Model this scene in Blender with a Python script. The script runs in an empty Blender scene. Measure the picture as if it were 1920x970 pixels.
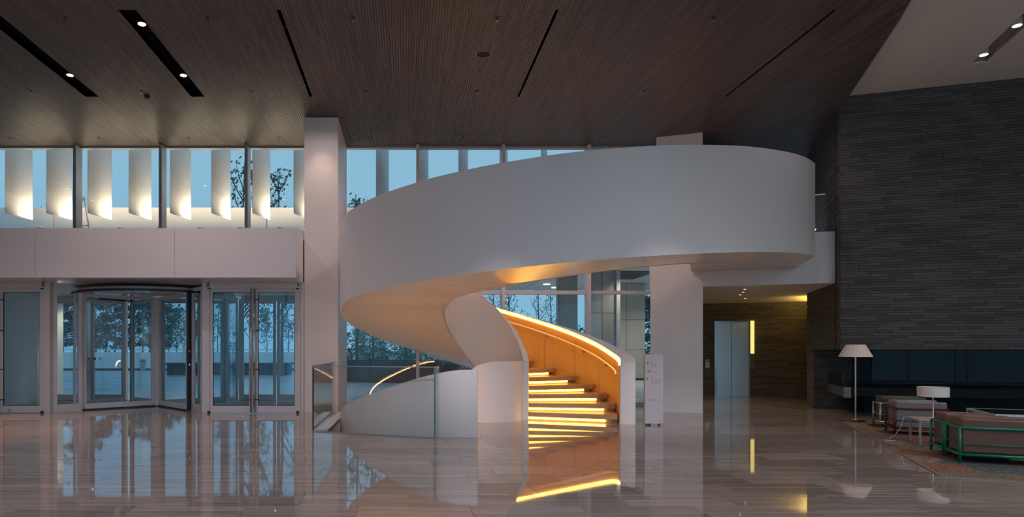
import bpy, bmesh, math, random
import numpy as np
from mathutils import Matrix, Vector
R = math.radians
random.seed(7)
SC = bpy.context.scene
COL = SC.collection

# ------------------------------------------------------------------ camera
CAMH = 1.3
cam_d = bpy.data.cameras.new('camera')
cam_d.sensor_width = 36.0
cam_d.lens = 36.0 * 1200 / 1920
cam_d.shift_x = 200 / 1920
cam_d.shift_y = 171 / 1920
cam_d.clip_end = 500
cam = bpy.data.objects.new('camera', cam_d)
COL.objects.link(cam)
cam.location = (0, 0, CAMH)
cam.rotation_euler = (R(90), 0, 0)
SC.camera = cam

# ------------------------------------------------------------------ world (blue dusk sky)
w = bpy.data.worlds.new('dusk_sky'); SC.world = w; w.use_nodes = True
nt = w.node_tree; nt.nodes.clear()
wo = nt.nodes.new('ShaderNodeOutputWorld'); bg = nt.nodes.new('ShaderNodeBackground')
tc = nt.nodes.new('ShaderNodeTexCoord'); sx = nt.nodes.new('ShaderNodeSeparateXYZ'); rp = nt.nodes.new('ShaderNodeValToRGB')
nt.links.new(tc.outputs['Generated'], sx.inputs[0]); nt.links.new(sx.outputs['Z'], rp.inputs[0])
rp.color_ramp.elements[0].position = 0.0; rp.color_ramp.elements[0].color = (.20, .42, .59, 1)
rp.color_ramp.elements[1].position = 1.0; rp.color_ramp.elements[1].color = (.17, .34, .52, 1)
e = rp.color_ramp.elements.new(.25); e.color = (.255, .455, .60, 1)
nt.links.new(rp.outputs[0], bg.inputs[0]); bg.inputs[1].default_value = 1.25
nt.links.new(bg.outputs[0], wo.inputs[0])

SC.view_settings.view_transform = 'Standard'
SC.view_settings.look = 'None'
SC.view_settings.gamma = 1.0
SC.view_settings.use_curve_mapping = False
SC.view_settings.exposure = 0.0

# ------------------------------------------------------------------ materials
def _mat(name):
    m = bpy.data.materials.new(name); m.use_nodes = True
    t = m.node_tree; t.nodes.clear()
    o = t.nodes.new('ShaderNodeOutputMaterial')
    return m, t, o

def M(name, base, rough=.5, metal=0, spec=.5, coat=0, coat_r=.05, var=None, bump=None, island=0, rvar=0, ior=1.45):
    """procedural principled material; var=(sx,sy,sz,amount) stretched noise tone, bump=(sx,sy,sz,strength), island=random tone per piece"""
    m, t, o = _mat(name)
    p = t.nodes.new('ShaderNodeBsdfPrincipled'); t.links.new(p.outputs[0], o.inputs[0])
    p.inputs['Roughness'].default_value = rough; p.inputs['Metallic'].default_value = metal
    p.inputs['Specular IOR Level'].default_value = spec; p.inputs['IOR'].default_value = ior
    p.inputs['Coat Weight'].default_value = coat; p.inputs['Coat Roughness'].default_value = coat_r
    g = t.nodes.new('ShaderNodeNewGeometry')
    def noise(sc, detail=6):
        mp = t.nodes.new('ShaderNodeMapping'); mp.inputs['Scale'].default_value = sc
        t.links.new(g.outputs['Position'], mp.inputs[0])
        n = t.nodes.new('ShaderNodeTexNoise'); n.inputs['Scale'].default_value = 1; n.inputs['Detail'].default_value = detail
        t.links.new(mp.outputs[0], n.inputs['Vector'])
        return n
    col = None
    v = t.nodes.new('ShaderNodeMath'); v.operation = 'ADD'; v.inputs[0].default_value = 1; v.inputs[1].default_value = 0
    last = v
    if var:
        n = noise(var[:3])
        a = t.nodes.new('ShaderNodeMath'); a.operation = 'MULTIPLY_ADD'
        t.links.new(n.outputs['Fac'], a.inputs[0]); a.inputs[1].default_value = 2 * var[3]; a.inputs[2].default_value = -var[3]
        s = t.nodes.new('ShaderNodeMath'); s.operation = 'ADD'
        t.links.new(last.outputs[0], s.inputs[0]); t.links.new(a.outputs[0], s.inputs[1]); last = s
        if rvar:
            r_ = t.nodes.new('ShaderNodeMath'); r_.operation = 'MULTIPLY_ADD'
            t.links.new(n.outputs['Fac'], r_.inputs[0]); r_.inputs[1].default_value = rvar; r_.inputs[2].default_value = rough - rvar / 2
            t.links.new(r_.outputs[0], p.inputs['Roughness'])
    if island:
        oi = t.nodes.new('ShaderNodeObjectInfo')
        ad = t.nodes.new('ShaderNodeMath'); ad.operation = 'ADD'
        t.links.new(oi.outputs['Random'], ad.inputs[0]); t.links.new(g.outputs['Random Per Island'], ad.inputs[1])
        fr = t.nodes.new('ShaderNodeMath'); fr.operation = 'FRACT'; t.links.new(ad.outputs[0], fr.inputs[0])
        a = t.nodes.new('ShaderNodeMath'); a.operation = 'MULTIPLY_ADD'
        t.links.new(fr.outputs[0], a.inputs[0]); a.inputs[1].default_value = 2 * island; a.inputs[2].default_value = -island
        s = t.nodes.new('ShaderNodeMath'); s.operation = 'ADD'
        t.links.new(last.outputs[0], s.inputs[0]); t.links.new(a.outputs[0], s.inputs[1]); last = s
    vm = t.nodes.new('ShaderNodeVectorMath'); vm.operation = 'SCALE'
    vm.inputs[0].default_value = base[:3]; t.links.new(last.outputs[0], vm.inputs['Scale'])
    t.links.new(vm.outputs[0], p.inputs['Base Color'])
    if bump:
        n = noise(bump[:3], 4)
        b = t.nodes.new('ShaderNodeBump'); b.inputs['Strength'].default_value = bump[3]; b.inputs['Distance'].default_value = .02
        t.links.new(n.outputs['Fac'], b.inputs['Height']); t.links.new(b.outputs[0], p.inputs['Normal'])
    return m

def EM(name, col, strength):
    m, t, o = _mat(name)
    e = t.nodes.new('ShaderNodeEmission'); e.inputs[0].default_value = (*col, 1); e.inputs[1].default_value = strength
    t.links.new(e.outputs[0], o.inputs[0])
    return m

def GL(name, tint, f0=.04, rough=0.0):
    """thin clear pane: transparent plus mirror reflection rising towards grazing angles"""
    m, t, o = _mat(name)
    tr = t.nodes.new('ShaderNodeBsdfTransparent'); tr.inputs[0].default_value = (*tint, 1)
    gl = t.nodes.new('ShaderNodeBsdfGlossy'); gl.inputs['Roughness'].default_value = rough
    lw = t.nodes.new('ShaderNodeLayerWeight'); lw.inputs[0].default_value = .5
    pw = t.nodes.new('ShaderNodeMath'); pw.operation = 'POWER'; pw.inputs[1].default_value = 5
    t.links.new(lw.outputs['Facing'], pw.inputs[0])
    ma = t.nodes.new('ShaderNodeMath'); ma.operation = 'MULTIPLY_ADD'; ma.inputs[1].default_value = 1 - f0; ma.inputs[2].default_value = f0
    t.links.new(pw.outputs[0], ma.inputs[0])
    mx = t.nodes.new('ShaderNodeMixShader')
    t.links.new(ma.outputs[0], mx.inputs[0]); t.links.new(tr.outputs[0], mx.inputs[1]); t.links.new(gl.outputs[0], mx.inputs[2])
    t.links.new(mx.outputs[0], o.inputs[0])
    return m

def rug_mat():
    m, t, o = _mat('worn_oriental_rug')
    p = t.nodes.new('ShaderNodeBsdfPrincipled'); t.links.new(p.outputs[0], o.inputs[0]); p.inputs['Roughness'].default_value = .95
    g = t.nodes.new('ShaderNodeNewGeometry')
    v1 = t.nodes.new('ShaderNodeTexVoronoi'); v1.inputs['Scale'].default_value = 1.7
    rot = t.nodes.new('ShaderNodeMapping'); rot.inputs['Rotation'].default_value = (0, 0, R(25))
    t.links.new(g.outputs['Position'], rot.inputs[0])
    v1.distance = 'CHEBYCHEV'
    t.links.new(rot.outputs[0], v1.inputs['Vector'])
    r1 = t.nodes.new('ShaderNodeValToRGB'); sep = t.nodes.new('ShaderNodeSeparateColor')
    t.links.new(v1.outputs['Color'], sep.inputs[0]); t.links.new(sep.outputs[0], r1.inputs[0])
    r1.color_ramp.interpolation = 'CONSTANT'
    cr = r1.color_ramp
    cr.elements[0].color = (.22, .18, .13, 1); cr.elements[1].position = .34; cr.elements[1].color = (.26, .105, .07, 1)
    for ps, c in ((.48, (.10, .13, .14, 1)), (.6, (.28, .23, .17, 1)), (.8, (.17, .12, .09, 1)), (.94, (.30, .13, .09, 1))):
        q = cr.elements.new(ps); q.color = c
    n = t.nodes.new('ShaderNodeTexNoise'); n.inputs['Scale'].default_value = 42; n.inputs['Detail'].default_value = 8; n.inputs['Roughness'].default_value = .75
    t.links.new(rot.outputs[0], n.inputs['Vector'])
    r2 = t.nodes.new('ShaderNodeValToRGB'); t.links.new(n.outputs['Fac'], r2.inputs[0])
    r2.color_ramp.elements[0].position = .44; r2.color_ramp.elements[0].color = (.16, .11, .10, 1)
    r2.color_ramp.elements[1].position = .56; r2.color_ramp.elements[1].color = (1.0, .96, .9, 1)
    mx = t.nodes.new('ShaderNodeMix'); mx.data_type = 'RGBA'; mx.blend_type = 'MULTIPLY'; mx.inputs[0].default_value = .9
    t.links.new(r1.outputs[0], mx.inputs[6]); t.links.new(r2.outputs[0], mx.inputs[7])
    t.links.new(mx.outputs[2], p.inputs['Base Color'])
    return m

def floor_mat():
    """polished wood-vein marble: veins run along X, tone per tile"""
    m, t, o = _mat('polished_vein_marble')
    p = t.nodes.new('ShaderNodeBsdfPrincipled'); t.links.new(p.outputs[0], o.inputs[0])
    p.inputs['Roughness'].default_value = .045; p.inputs['IOR'].default_value = 1.62
    p.inputs['Specular IOR Level'].default_value = .62
    g = t.nodes.new('ShaderNodeNewGeometry'); oi = t.nodes.new('ShaderNodeObjectInfo')
    ad = t.nodes.new('ShaderNodeMath'); ad.operation = 'ADD'
    t.links.new(oi.outputs['Random'], ad.inputs[0]); t.links.new(g.outputs['Random Per Island'], ad.inputs[1])
    fr = t.nodes.new('ShaderNodeMath'); fr.operation = 'FRACT'; t.links.new(ad.outputs[0], fr.inputs[0])
    cb = t.nodes.new('ShaderNodeCombineXYZ')
    ml = t.nodes.new('ShaderNodeMath'); ml.operation = 'MULTIPLY'; ml.inputs[1].default_value = 37; t.links.new(fr.outputs[0], ml.inputs[0])
    t.links.new(ml.outputs[0], cb.inputs[2])
    va = t.nodes.new('ShaderNodeVectorMath'); va.operation = 'ADD'; t.links.new(g.outputs['Position'], va.inputs[0]); t.links.new(cb.outputs[0], va.inputs[1])
    def nz(sc, det, rgh):
        mp = t.nodes.new('ShaderNodeMapping'); mp.inputs['Scale'].default_value = sc; t.links.new(va.outputs[0], mp.inputs[0])
        n = t.nodes.new('ShaderNodeTexNoise'); n.inputs['Scale'].default_value = 1; n.inputs['Detail'].default_value = det; n.inputs['Roughness'].default_value = rgh
        t.links.new(mp.outputs[0], n.inputs['Vector']); return n
    n1 = nz((.7, 16, 1), 7, .62)
    r = t.nodes.new('ShaderNodeValToRGB'); t.links.new(n1.outputs['Fac'], r.inputs[0])
    r.color_ramp.elements[0].position = .3; r.color_ramp.elements[0].color = (.19, .148, .124, 1)
    r.color_ramp.elements[1].position = .72; r.color_ramp.elements[1].color = (.43, .355, .31, 1)
    q = r.color_ramp.elements.new(.5); q.color = (.30, .242, .208, 1)
    sc = t.nodes.new('ShaderNodeMath'); sc.operation = 'MULTIPLY_ADD'; sc.inputs[1].default_value = .34; sc.inputs[2].default_value = .83
    t.links.new(fr.outputs[0], sc.inputs[0])
    vm = t.nodes.new('ShaderNodeVectorMath'); vm.operation = 'SCALE'; t.links.new(r.outputs[0], vm.inputs[0]); t.links.new(sc.outputs[0], vm.inputs['Scale'])
    t.links.new(vm.outputs[0], p.inputs['Base Color'])
    n2 = nz((.5, 3.5, 1), 3, .5)
    rr = t.nodes.new('ShaderNodeMath'); rr.operation = 'MULTIPLY_ADD'; rr.inputs[1].default_value = .05; rr.inputs[2].default_value = .006
    t.links.new(n2.outputs['Fac'], rr.inputs[0]); t.links.new(rr.outputs[0], p.inputs['Roughness'])
    b = t.nodes.new('ShaderNodeBump'); b.inputs['Strength'].default_value = .008; b.inputs['Distance'].default_value = .01
    n3 = nz((.6, 2.2, 1), 2, .5)
    t.links.new(n3.outputs['Fac'], b.inputs['Height']); t.links.new(b.outputs[0], p.inputs['Normal'])
    return m

MT = dict(
    plaster=M('white_trowelled_plaster', (.70, .675, .665), .34, var=(1.2, 1.2, .5, .05), bump=(3, 3, 1.2, .05), rvar=.12),
    panel=M('white_lacquer_panel', (.66, .62, .63), .38, var=(.6, .6, .6, .03)),
    marble=M('pale_polished_marble', (.72, .66, .62), .42, var=(2.5, 2.5, .8, .06), bump=(2, 2, 1, .02)),
    soffit=M('stair_underside_plaster', (.66, .60, .56), .22, var=(2, 7, 2, .06), bump=(2.5, 9, 3, .05), rvar=.14),
    slat=M('dark_ceiling_wood', (.105, .083, .072), .46, island=.22, var=(30, 1.5, 30, .18)),
    slot=M('black_slot', (.012, .011, .011), .6),
    backing=M('dark_backing', (.02, .017, .015), .9),
    brick=M('dark_slate_brick', (.088, .077, .073), .62, island=.3, var=(9, 9, 30, .2), bump=(60, 60, 60, .06)),
    litbrick=M('lobby_lit_slate_brick', (.135, .115, .09), .62, island=.3, var=(9, 9, 30, .2), bump=(60, 60, 60, .06)),  # same slate brick, with the lobby's yellow glow put into its colour
    mortar=M('dark_mortar', (.035, .032, .032), .9),
    white_ceil=M('warm_white_ceiling', (.72, .66, .60), .8, var=(.4, .4, .4, .02)),
    floor=floor_mat(),
    grout=M('floor_grout', (.12, .095, .08), .8),
    frame=M('white_metal_frame', (.62, .58, .585), .38, var=(3, 3, 3, .02)),
    mullion=M('grey_metal_mullion', (.42, .39, .40), .4, metal=.2),
    dark=M('black_anodised_metal', (.014, .014, .016), .35),
    steel=M('brushed_steel', (.55, .55, .57), .25, metal=1, var=(2, 2, 60, .08)),
    chrome=M('chrome', (.8, .8, .82), .08, metal=1),
    elev=M('satin_elevator_steel', (.74, .80, .86), .36, metal=.85, var=(2, 2, .5, .05)),
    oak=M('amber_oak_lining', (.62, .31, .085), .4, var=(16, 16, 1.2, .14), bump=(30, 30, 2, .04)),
    tread=M('oak_tread', (.42, .26, .14), .35, var=(3, 14, 14, .15)),
    led=EM('amber_led_strip', (1.0, .46, .05), 34.0),
    stepled=EM('step_led_strip', (1.0, .54, .08), 9.0),
    lampglow=EM('warm_downlight_lens', (1.0, .78, .52), 7.0),
    slitglow=EM('yellow_light_slit', (1.0, .74, .2), 1.2),
    bluedot=EM('blue_indicator', (.15, .25, 1), 2.0),
    reddot=EM('red_indicator', (.8, .15, .03), .35),
    glass=GL('clear_window_glass', (.93, .965, .975)),
    doorglass=GL('blue_door_glass', (.89, .955, .985), .05),
    railglass=GL('low_iron_balustrade_glass', (.975, .985, .98), .045),
    glassedge=M('green_glass_edge', (.10, .20, .18), .1),
    blackglass=M('black_polished_glass', (.004, .005, .007), .03, spec=.32),
    blackstone=M('black_hearth_stone', (.009, .009, .009), .3, spec=.18),
    fin=M('white_fin_metal', (.72, .70, .69), .5, var=(.3, .3, .1, .02)),
    extwhite=M('exterior_white_render', (.82, .81, .79), .75, var=(.5, .5, .5, .04)),
    extpanel=M('grey_cladding_panel', (.50, .48, .44), .5, island=.06),
    extsoffit=M('pale_canopy_panel', (.55, .58, .60), .45, island=.05),
    paving=M('wet_paving', (.60, .60, .60), .22, var=(.25, .6, 1, .25), rvar=.2, island=.08),
    planter=M('dark_stone_planter', (.05, .05, .055), .4, var=(2, 2, 2, .2)),
    leaf=M('hazy_green_leaves', (.10, .19, .14), .6, island=.4),  # bluish distance haze mixed into the leaf colour
    pine=M('hazy_pine_needles', (.065, .125, .12), .7, island=.4),  # lightened and blued to carry the haze over the far pines
    bark=M('grey_bark', (.12, .10, .085), .85, var=(6, 6, 20, .3)),
    birch=M('pale_birch_bark', (.45, .43, .40), .8, var=(6, 6, 3, .3)),
    shade=M('cream_pleated_shade', (.80, .70, .64), .8, bump=(60, 60, .1, .2)),
    shade2=M('cream_drum_shade', (.80, .71, .66), .8),
    lampmetal=M('white_lamp_metal', (.66, .64, .66), .3),
    brown=M('brown_leather', (.125, .062, .042), .42, var=(7, 7, 7, .12), bump=(40, 40, 40, .06)),
    grey=M('grey_leather', (.19, .175, .17), .45, var=(7, 7, 7, .1), bump=(40, 40, 40, .06)),
    olive=M('dark_olive_leather', (.038, .042, .026), .45, var=(7, 7, 7, .12), bump=(40, 40, 40, .06)),
    green=M('green_lacquered_tube', (.006, .17, .095), .3),
    red=M('maroon_lacquered_tube', (.13, .012, .010), .3),
    greymetal=M('grey_lacquer_metal', (.30, .31, .34), .35),
    travertine=M('pale_stone_top', (.42, .35, .30), .4, var=(5, 5, 5, .2)),
    rug=rug_mat(),
    rugedge=M('rug_binding', (.20, .17, .12), .95),
    sign=M('grey_sign_metal', (.40, .375, .385), .42, var=(2, 2, 1, .02)),
    ink=M('sign_ink', (.05, .05, .055), .6),
    inkpale=M('sign_ink_pale', (.17, .16, .165), .6),
    black=M('black_rubber', (.012, .012, .013), .6),
    white=M('white_plastic', (.7, .7, .7), .4),
    redp=M('red_print', (.5, .05, .05), .6), bluep=M('blue_print', (.05, .06, .2), .6), yellowp=M('yellow_print', (.6, .3, .03), .6),
)

# ------------------------------------------------------------------ mesh helpers
PM = {}
class MB:
    def __init__(s): s.v = []; s.f = []
    def add(s, vs, fs):
        b = len(s.v); s.v += [tuple(map(float, p)) for p in vs]; s.f += [tuple(i + b for i in f) for f in fs]; return s
    def box(s, x0, x1, y0, y1, z0, z1):
        return s.add([(x0,y0,z0),(x1,y0,z0),(x1,y1,z0),(x0,y1,z0),(x0,y0,z1),(x1,y0,z1),(x1,y1,z1),(x0,y1,z1)],
                     [(0,3,2,1),(4,5,6,7),(0,1,5,4),(1,2,6,5),(2,3,7,6),(3,0,4,7)])
    def bar(s, p, q, depth, z0, z1, side=0):
        """upright slab along plan line p->q, 'depth' thick to the left of the line (side=0) or centred (side=.5)"""
        p = Vector(p); q = Vector(q); d = (q - p).normalized(); n = Vector((-d.y, d.x)) * depth
        a = p - n * side; b = q - n * side; c = b + n; e = a + n
        return s.prism([a, b, c, e], z0, z1)
    def prism(s, poly, z0, z1):
        n = len(poly)
        ar = sum(poly[i][0]*poly[(i+1)%n][1]-poly[(i+1)%n][0]*poly[i][1] for i in range(n))
        if ar < 0: poly = list(reversed(list(poly)))
        zz0 = z0 if callable(z0) else (lambda x, y: z0)
        zz1 = z1 if callable(z1) else (lambda x, y: z1)
        vs = [(p[0], p[1], zz0(p[0], p[1])) for p in poly] + [(p[0], p[1], zz1(p[0], p[1])) for p in poly]
        return s.add(vs, [tuple(range(n-1, -1, -1)), tuple(range(n, 2*n))] + [(i, (i+1) % n, (i+1) % n + n, i+n) for i in range(n)])
    def tube(s, pts, r, n=8, cap=True):
        pts = [Vector(p) for p in pts]; m = len(pts)
        rr = r if isinstance(r, (list, tuple)) else [r]*m
        vs = []; up = None
        for i, p in enumerate(pts):
            t = (pts[min(i+1, m-1)] - pts[max(i-1, 0)]).normalized()
            if up is None: up = Vector((0,0,1)) if abs(t.z) < .9 else Vector((1,0,0))
            a = t.cross(up)
            if a.length < 1e-4: a = t.cross(Vector((1,.3,0)))
            a.normalize(); b = a.cross(t).normalized(); up = b
            vs += [p + (a*math.cos(2*math.pi*k/n) + b*math.sin(2*math.pi*k/n))*rr[i] for k in range(n)]
        fs = [(i*n+k, i*n+(k+1) % n, (i+1)*n+(k+1) % n, (i+1)*n+k) for i in range(m-1) for k in range(n)]
        if cap: fs += [tuple(range(n-1, -1, -1)), tuple(range((m-1)*n, m*n))]
        return s.add(vs, fs)
    def lathe(s, prof, c, n=32, cap=True):
        vs = []
        for r, z in prof: vs += [(c[0]+r*math.cos(2*math.pi*k/n), c[1]+r*math.sin(2*math.pi*k/n), c[2]+z) for k in range(n)]
        m = len(prof)
        fs = [(i*n+k, i*n+(k+1) % n, (i+1)*n+(k+1) % n, (i+1)*n+k) for i in range(m-1) for k in range(n)]
        if cap: fs += [tuple(range(n-1, -1, -1)), tuple(range((m-1)*n, m*n))]
        return s.add(vs, fs)
    def strip(s, rings, closed=True, caps=True):
        n = len(rings[0]); b = []
        for r in rings: b += list(r)
        k2 = n if closed else n-1
        fs = [(i*n+k, i*n+(k+1) % n, (i+1)*n+(k+1) % n, (i+1)*n+k) for i in range(len(rings)-1) for k in range(k2)]
        if caps: fs += [tuple(range(n-1, -1, -1)), tuple(range((len(rings)-1)*n, len(rings)*n))]
        return s.add(b, fs)
    def mesh(s, name):
        me = bpy.data.meshes.new(name); me.from_pydata(s.v, [], s.f)
        bm = bmesh.new(); bm.from_mesh(me); bmesh.ops.recalc_face_normals(bm, faces=bm.faces); bm.to_mesh(me); bm.free()
        return me
    def build(s, name, mat, parent=None, smooth=False, bevel=0, seg=2, origin=None, auto=None):
        if parent is not None:
            inv = PM[parent.name].inverted(); s.v = [tuple(inv @ Vector(p)) for p in s.v]
        elif origin is not None:
            s.v = [(p[0]-origin[0], p[1]-origin[1], p[2]-origin[2]) for p in s.v]
        me = s.mesh(name); me.materials.append(MT[mat] if isinstance(mat, str) else mat)
        o = bpy.data.objects.new(name, me); COL.objects.link(o)
        if parent is not None: o.parent = parent; PM[o.name] = PM[parent.name]
        elif origin is not None: o.location = origin; PM[o.name] = Matrix.Translation(origin)
        else: PM[o.name] = Matrix()
        if smooth:
            for p in me.polygons: p.use_smooth = True
            if auto: me.set_sharp_from_angle(angle=R(auto))
        if bevel:
            b = o.modifiers.new('bevel', 'BEVEL'); b.width = bevel; b.segments = seg; b.limit_method = 'ANGLE'
        return o

def tag(o, label=None, cat=None, group=None, kind=None):
    if label: o['label'] = label
    if cat: o['category'] = cat
    if group: o['group'] = group
    if kind: o['kind'] = kind
    return o
def thing(name, label, cat, loc=(0,0,0), rz=0, group=None):
    o = bpy.data.objects.new(name, None); COL.objects.link(o); o.location = loc; o.rotation_euler = (0,0,rz)
    o.empty_display_size = .1
    PM[o.name] = Matrix.Translation(loc) @ Matrix.Rotation(rz, 4, 'Z')
    return tag(o, label, cat, group)
def sroot(name, label, loc=(0,0,0)):
    o = thing(name, label, None, loc); o['kind'] = 'structure'; return o
def struct(o, label=None): return tag(o, label, kind='structure')
def box(name, mat, b, parent=None, bevel=0, **k): return MB().box(*b).build(name, mat, parent, bevel=bevel, **k)

def spot(name, loc, power, color, angle=80, blend=.6, target=None, radius=.05, parent=None):
    d = bpy.data.lights.new(name, 'SPOT'); d.energy = power; d.color = color; d.spot_size = R(angle); d.spot_blend = blend; d.shadow_soft_size = radius
    o = bpy.data.objects.new(name, d); COL.objects.link(o); o.location = loc
    t = Vector(target) - Vector(loc) if target else Vector((0,0,-1))
    o.rotation_euler = t.to_track_quat('-Z', 'Y').to_euler()
    if parent is not None:
        inv = PM[parent.name].inverted(); o.location = inv @ Vector(loc); o.parent = parent
    return o
def point(name, loc, power, color, radius=.05):
    d = bpy.data.lights.new(name, 'POINT'); d.energy = power; d.color = color; d.shadow_soft_size = radius
    o = bpy.data.objects.new(name, d); COL.objects.link(o); o.location = loc; return o

def clip(poly, a, b, keep_left=True):
    """half-plane clip of a convex polygon by the directed line a->b"""
    out = []; n = len(poly)
    def sd(p):
        v = (b[0]-a[0])*(p[1]-a[1]) - (b[1]-a[1])*(p[0]-a[0])
        return v if keep_left else -v
    for i in range(n):
        p, q = poly[i], poly[(i+1) % n]; dp, dq = sd(p), sd(q)
        if dp >= 0: out.append(p)
        if (dp > 0 and dq < 0) or (dp < 0 and dq > 0):
            t = dp/(dp-dq); out.append((p[0]+(q[0]-p[0])*t, p[1]+(q[1]-p[1])*t))
    return out
def area(p): return abs(sum(p[i][0]*p[(i+1) % len(p)][1]-p[(i+1) % len(p)][0]*p[i][1] for i in range(len(p))))/2 if len(p) > 2 else 0
def inter(poly, conv):
    for i in range(len(conv)):
        poly = clip(poly, conv[i], conv[(i+1) % len(conv)])
        if len(poly) < 3: return []
    return poly
def subtract(polys, hole):
    out = []
    for p in polys:
        rest = p
        for i in range(len(hole)):
            o_ = clip(rest, hole[i], hole[(i+1) % len(hole)], False)
            if area(o_) > 1e-4: out.append(o_)
            rest = clip(rest, hole[i], hole[(i+1) % len(hole)])
            if area(rest) < 1e-5: break
    return out
def shown(pts):
    """rough visible size of a piece in the photograph: how large it shows, for choosing the 300 largest"""
    q = [(760+1200*p[0]/max(p[1], .5), 656-1200*(p[2]-CAMH)/max(p[1], .5)) for p in pts if p[1] > 1]
    if len(q) < 3: return 0
    xs = [max(0, min(1920, a)) for a, b in q]; ys = [max(0, min(970, b)) for a, b in q]
    return (max(xs)-min(xs))*(max(ys)-min(ys))

def interp(x, tab):
    return float(np.interp(x, [a for a, b in tab], [b for a, b in tab]))
def smooth_interp(x, tab):
    """monotone cubic through the table"""
    xs = [a for a, b in tab]; ys = [b for a, b in tab]
    if x <= xs[0]: return ys[0]
    if x >= xs[-1]: return ys[-1]
    i = max(k for k in range(len(xs)) if xs[k] <= x); i = min(i, len(xs)-2)
    d = [(ys[k+1]-ys[k])/(xs[k+1]-xs[k]) for k in range(len(xs)-1)]
    def m(k):
        if k == 0: return d[0]
        if k == len(xs)-1: return d[-1]
        return 0 if d[k-1]*d[k] <= 0 else 2*d[k-1]*d[k]/(d[k-1]+d[k])
    h = xs[i+1]-xs[i]; t = (x-xs[i])/h
    return (2*t**3-3*t*t+1)*ys[i]+(t**3-2*t*t+t)*h*m(i)+(-2*t**3+3*t*t)*ys[i+1]+(t**3-t*t)*h*m(i+1)

ords = ['first', 'second', 'third', 'fourth', 'fifth', 'sixth', 'seventh', 'eighth', 'ninth', 'tenth', 'eleventh', 'twelfth', 'thirteenth', 'fourteenth', 'fifteenth']
# ================================================================== STRUCTURE
CEIL = 6.08
FAC = 15.13           # glazing line
DOOR = 13.1           # inner door line
U = Vector((.954, -.299)); V = Vector((.402, .916))

# ------------------------------------------------------------------ floor: marble tiles with the stair well left open
SC0 = (1.483, 12.1); RO, RI = 2.7, .74
HOLE1 = [(-1.42, 10.16), (.45, 9.41), (.45, 14.95), (-1.35, 14.95)]
HOLE2 = [(.45, 9.41), (.72, 9.46), (.92, 11.40), (.92, 14.95), (.45, 14.95)]
def ring(r, a0, a1, n):
    return [(SC0[0]+r*math.cos(R(a0+(a1-a0)*i/n)), SC0[1]+r*math.sin(R(a0+(a1-a0)*i/n))) for i in range(n+1)]
# the round stair foot is a floor piece of its own
FOOT = ring(RO, 262, 338, 24) + [SC0]
FOOTC = [ring(RO, 262+76*i/8, 262+76*(i+1)/8, 3) + [SC0] for i in range(8)]
base = [[(-12, -6), (16, -6), (16, 15.02), (-12, 15.02)], [(-9.4, 15.02), (-2.1, 15.02), (-2.1, 16.5), (-9.4, 16.5)], [(5.95, 15.02), (16, 15.02), (16, 19), (7.4, 19)]]
base = subtract(subtract(base, HOLE1), HOLE2)
mb = MB()
for p in base: mb.prism(p, -.2, -.006)
floor = struct(mb.build('floor', 'grout'), 'polished brown vein marble floor')
rows = []
y = 5.32 - .45*26; k = 0
zones = [[(-12, -6), (16, -6), (16, 15.02), (-12, 15.02)], [(-9.4, 15.02), (-2.1, 15.02), (-2.1, 16.5), (-9.4, 16.5)], [(5.95, 15.02), (16, 15.02), (16, 19), (7.4, 19)]]
rng = random.Random(3)
pieces = []
while y < 19:
    off = (k % 3)*.31 + rng.uniform(-.06, .06)
    x = -12.6 + off
    while x < 16:
        L = .92
        t = [(x+.0016, y+.0016), (x+L-.0016, y+.0016), (x+L-.0016, y+.45-.0016), (x+.0016, y+.45-.0016)]
        ps = []
        for z_ in zones:
            q = inter(t, z_)
            if area(q) > 1e-3: ps.append(q)
        for h in [HOLE1, HOLE2] + FOOTC:
            if ps and min(a[0] for a in t) < 4.4 and max(a[0] for a in t) > -1.6 and max(a[1] for a in t) > 9.2: ps = subtract(ps, h)
        ps = [q for q in ps if area(q) > 2e-4]
        if ps: pieces.append((shown([(a[0], a[1], 0) for q in ps for a in q]), ps))
        x += L
    y += .45; k += 1
pieces.sort(key=lambda q: -q[0])
stuff = MB()
for i, (s_, ps) in enumerate(pieces):
    if i < 300:
        m_ = MB()
        c = ps[0][0]
        for q in ps: m_.prism(q, -.004, 0)
        m_.build('tile', 'floor', floor)
    else:
        for q in ps: stuff.prism(q, -.004, 0)
tag(stuff.build('tile_field', 'floor', floor), kind='stuff')
MB().prism(ring(RO-.004, 262.1, 337.9, 40) + [SC0], -.004, 0).build('stair_foot_slab', 'floor', floor)
# stair well below the floor
mb = MB()
mb.bar((-1.42, 10.16), (.45, 9.41), -.1, -2.7, -.006).bar((-1.42, 10.16), (-1.35, 14.95), .1, -2.7, -.006)
mb.bar((-1.35, 14.95), (1.35, 14.95), .1, -2.7, -.006).bar((.72, 9.46), (.92, 11.4), -.1, -2.7, -.006).bar((.92, 11.4), (.92, 14.95), -.1, -2.7, -.006)
mb.bar((.45, 9.41), (.72, 9.46), -.1, -2.7, -.006)
mb.box(-1.6, 1.6, 9.2, 15.1, -2.8, -2.7)
struct(mb.build('wall_stairwell', 'plaster'), 'pale walls of the stairwell going down')

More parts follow.
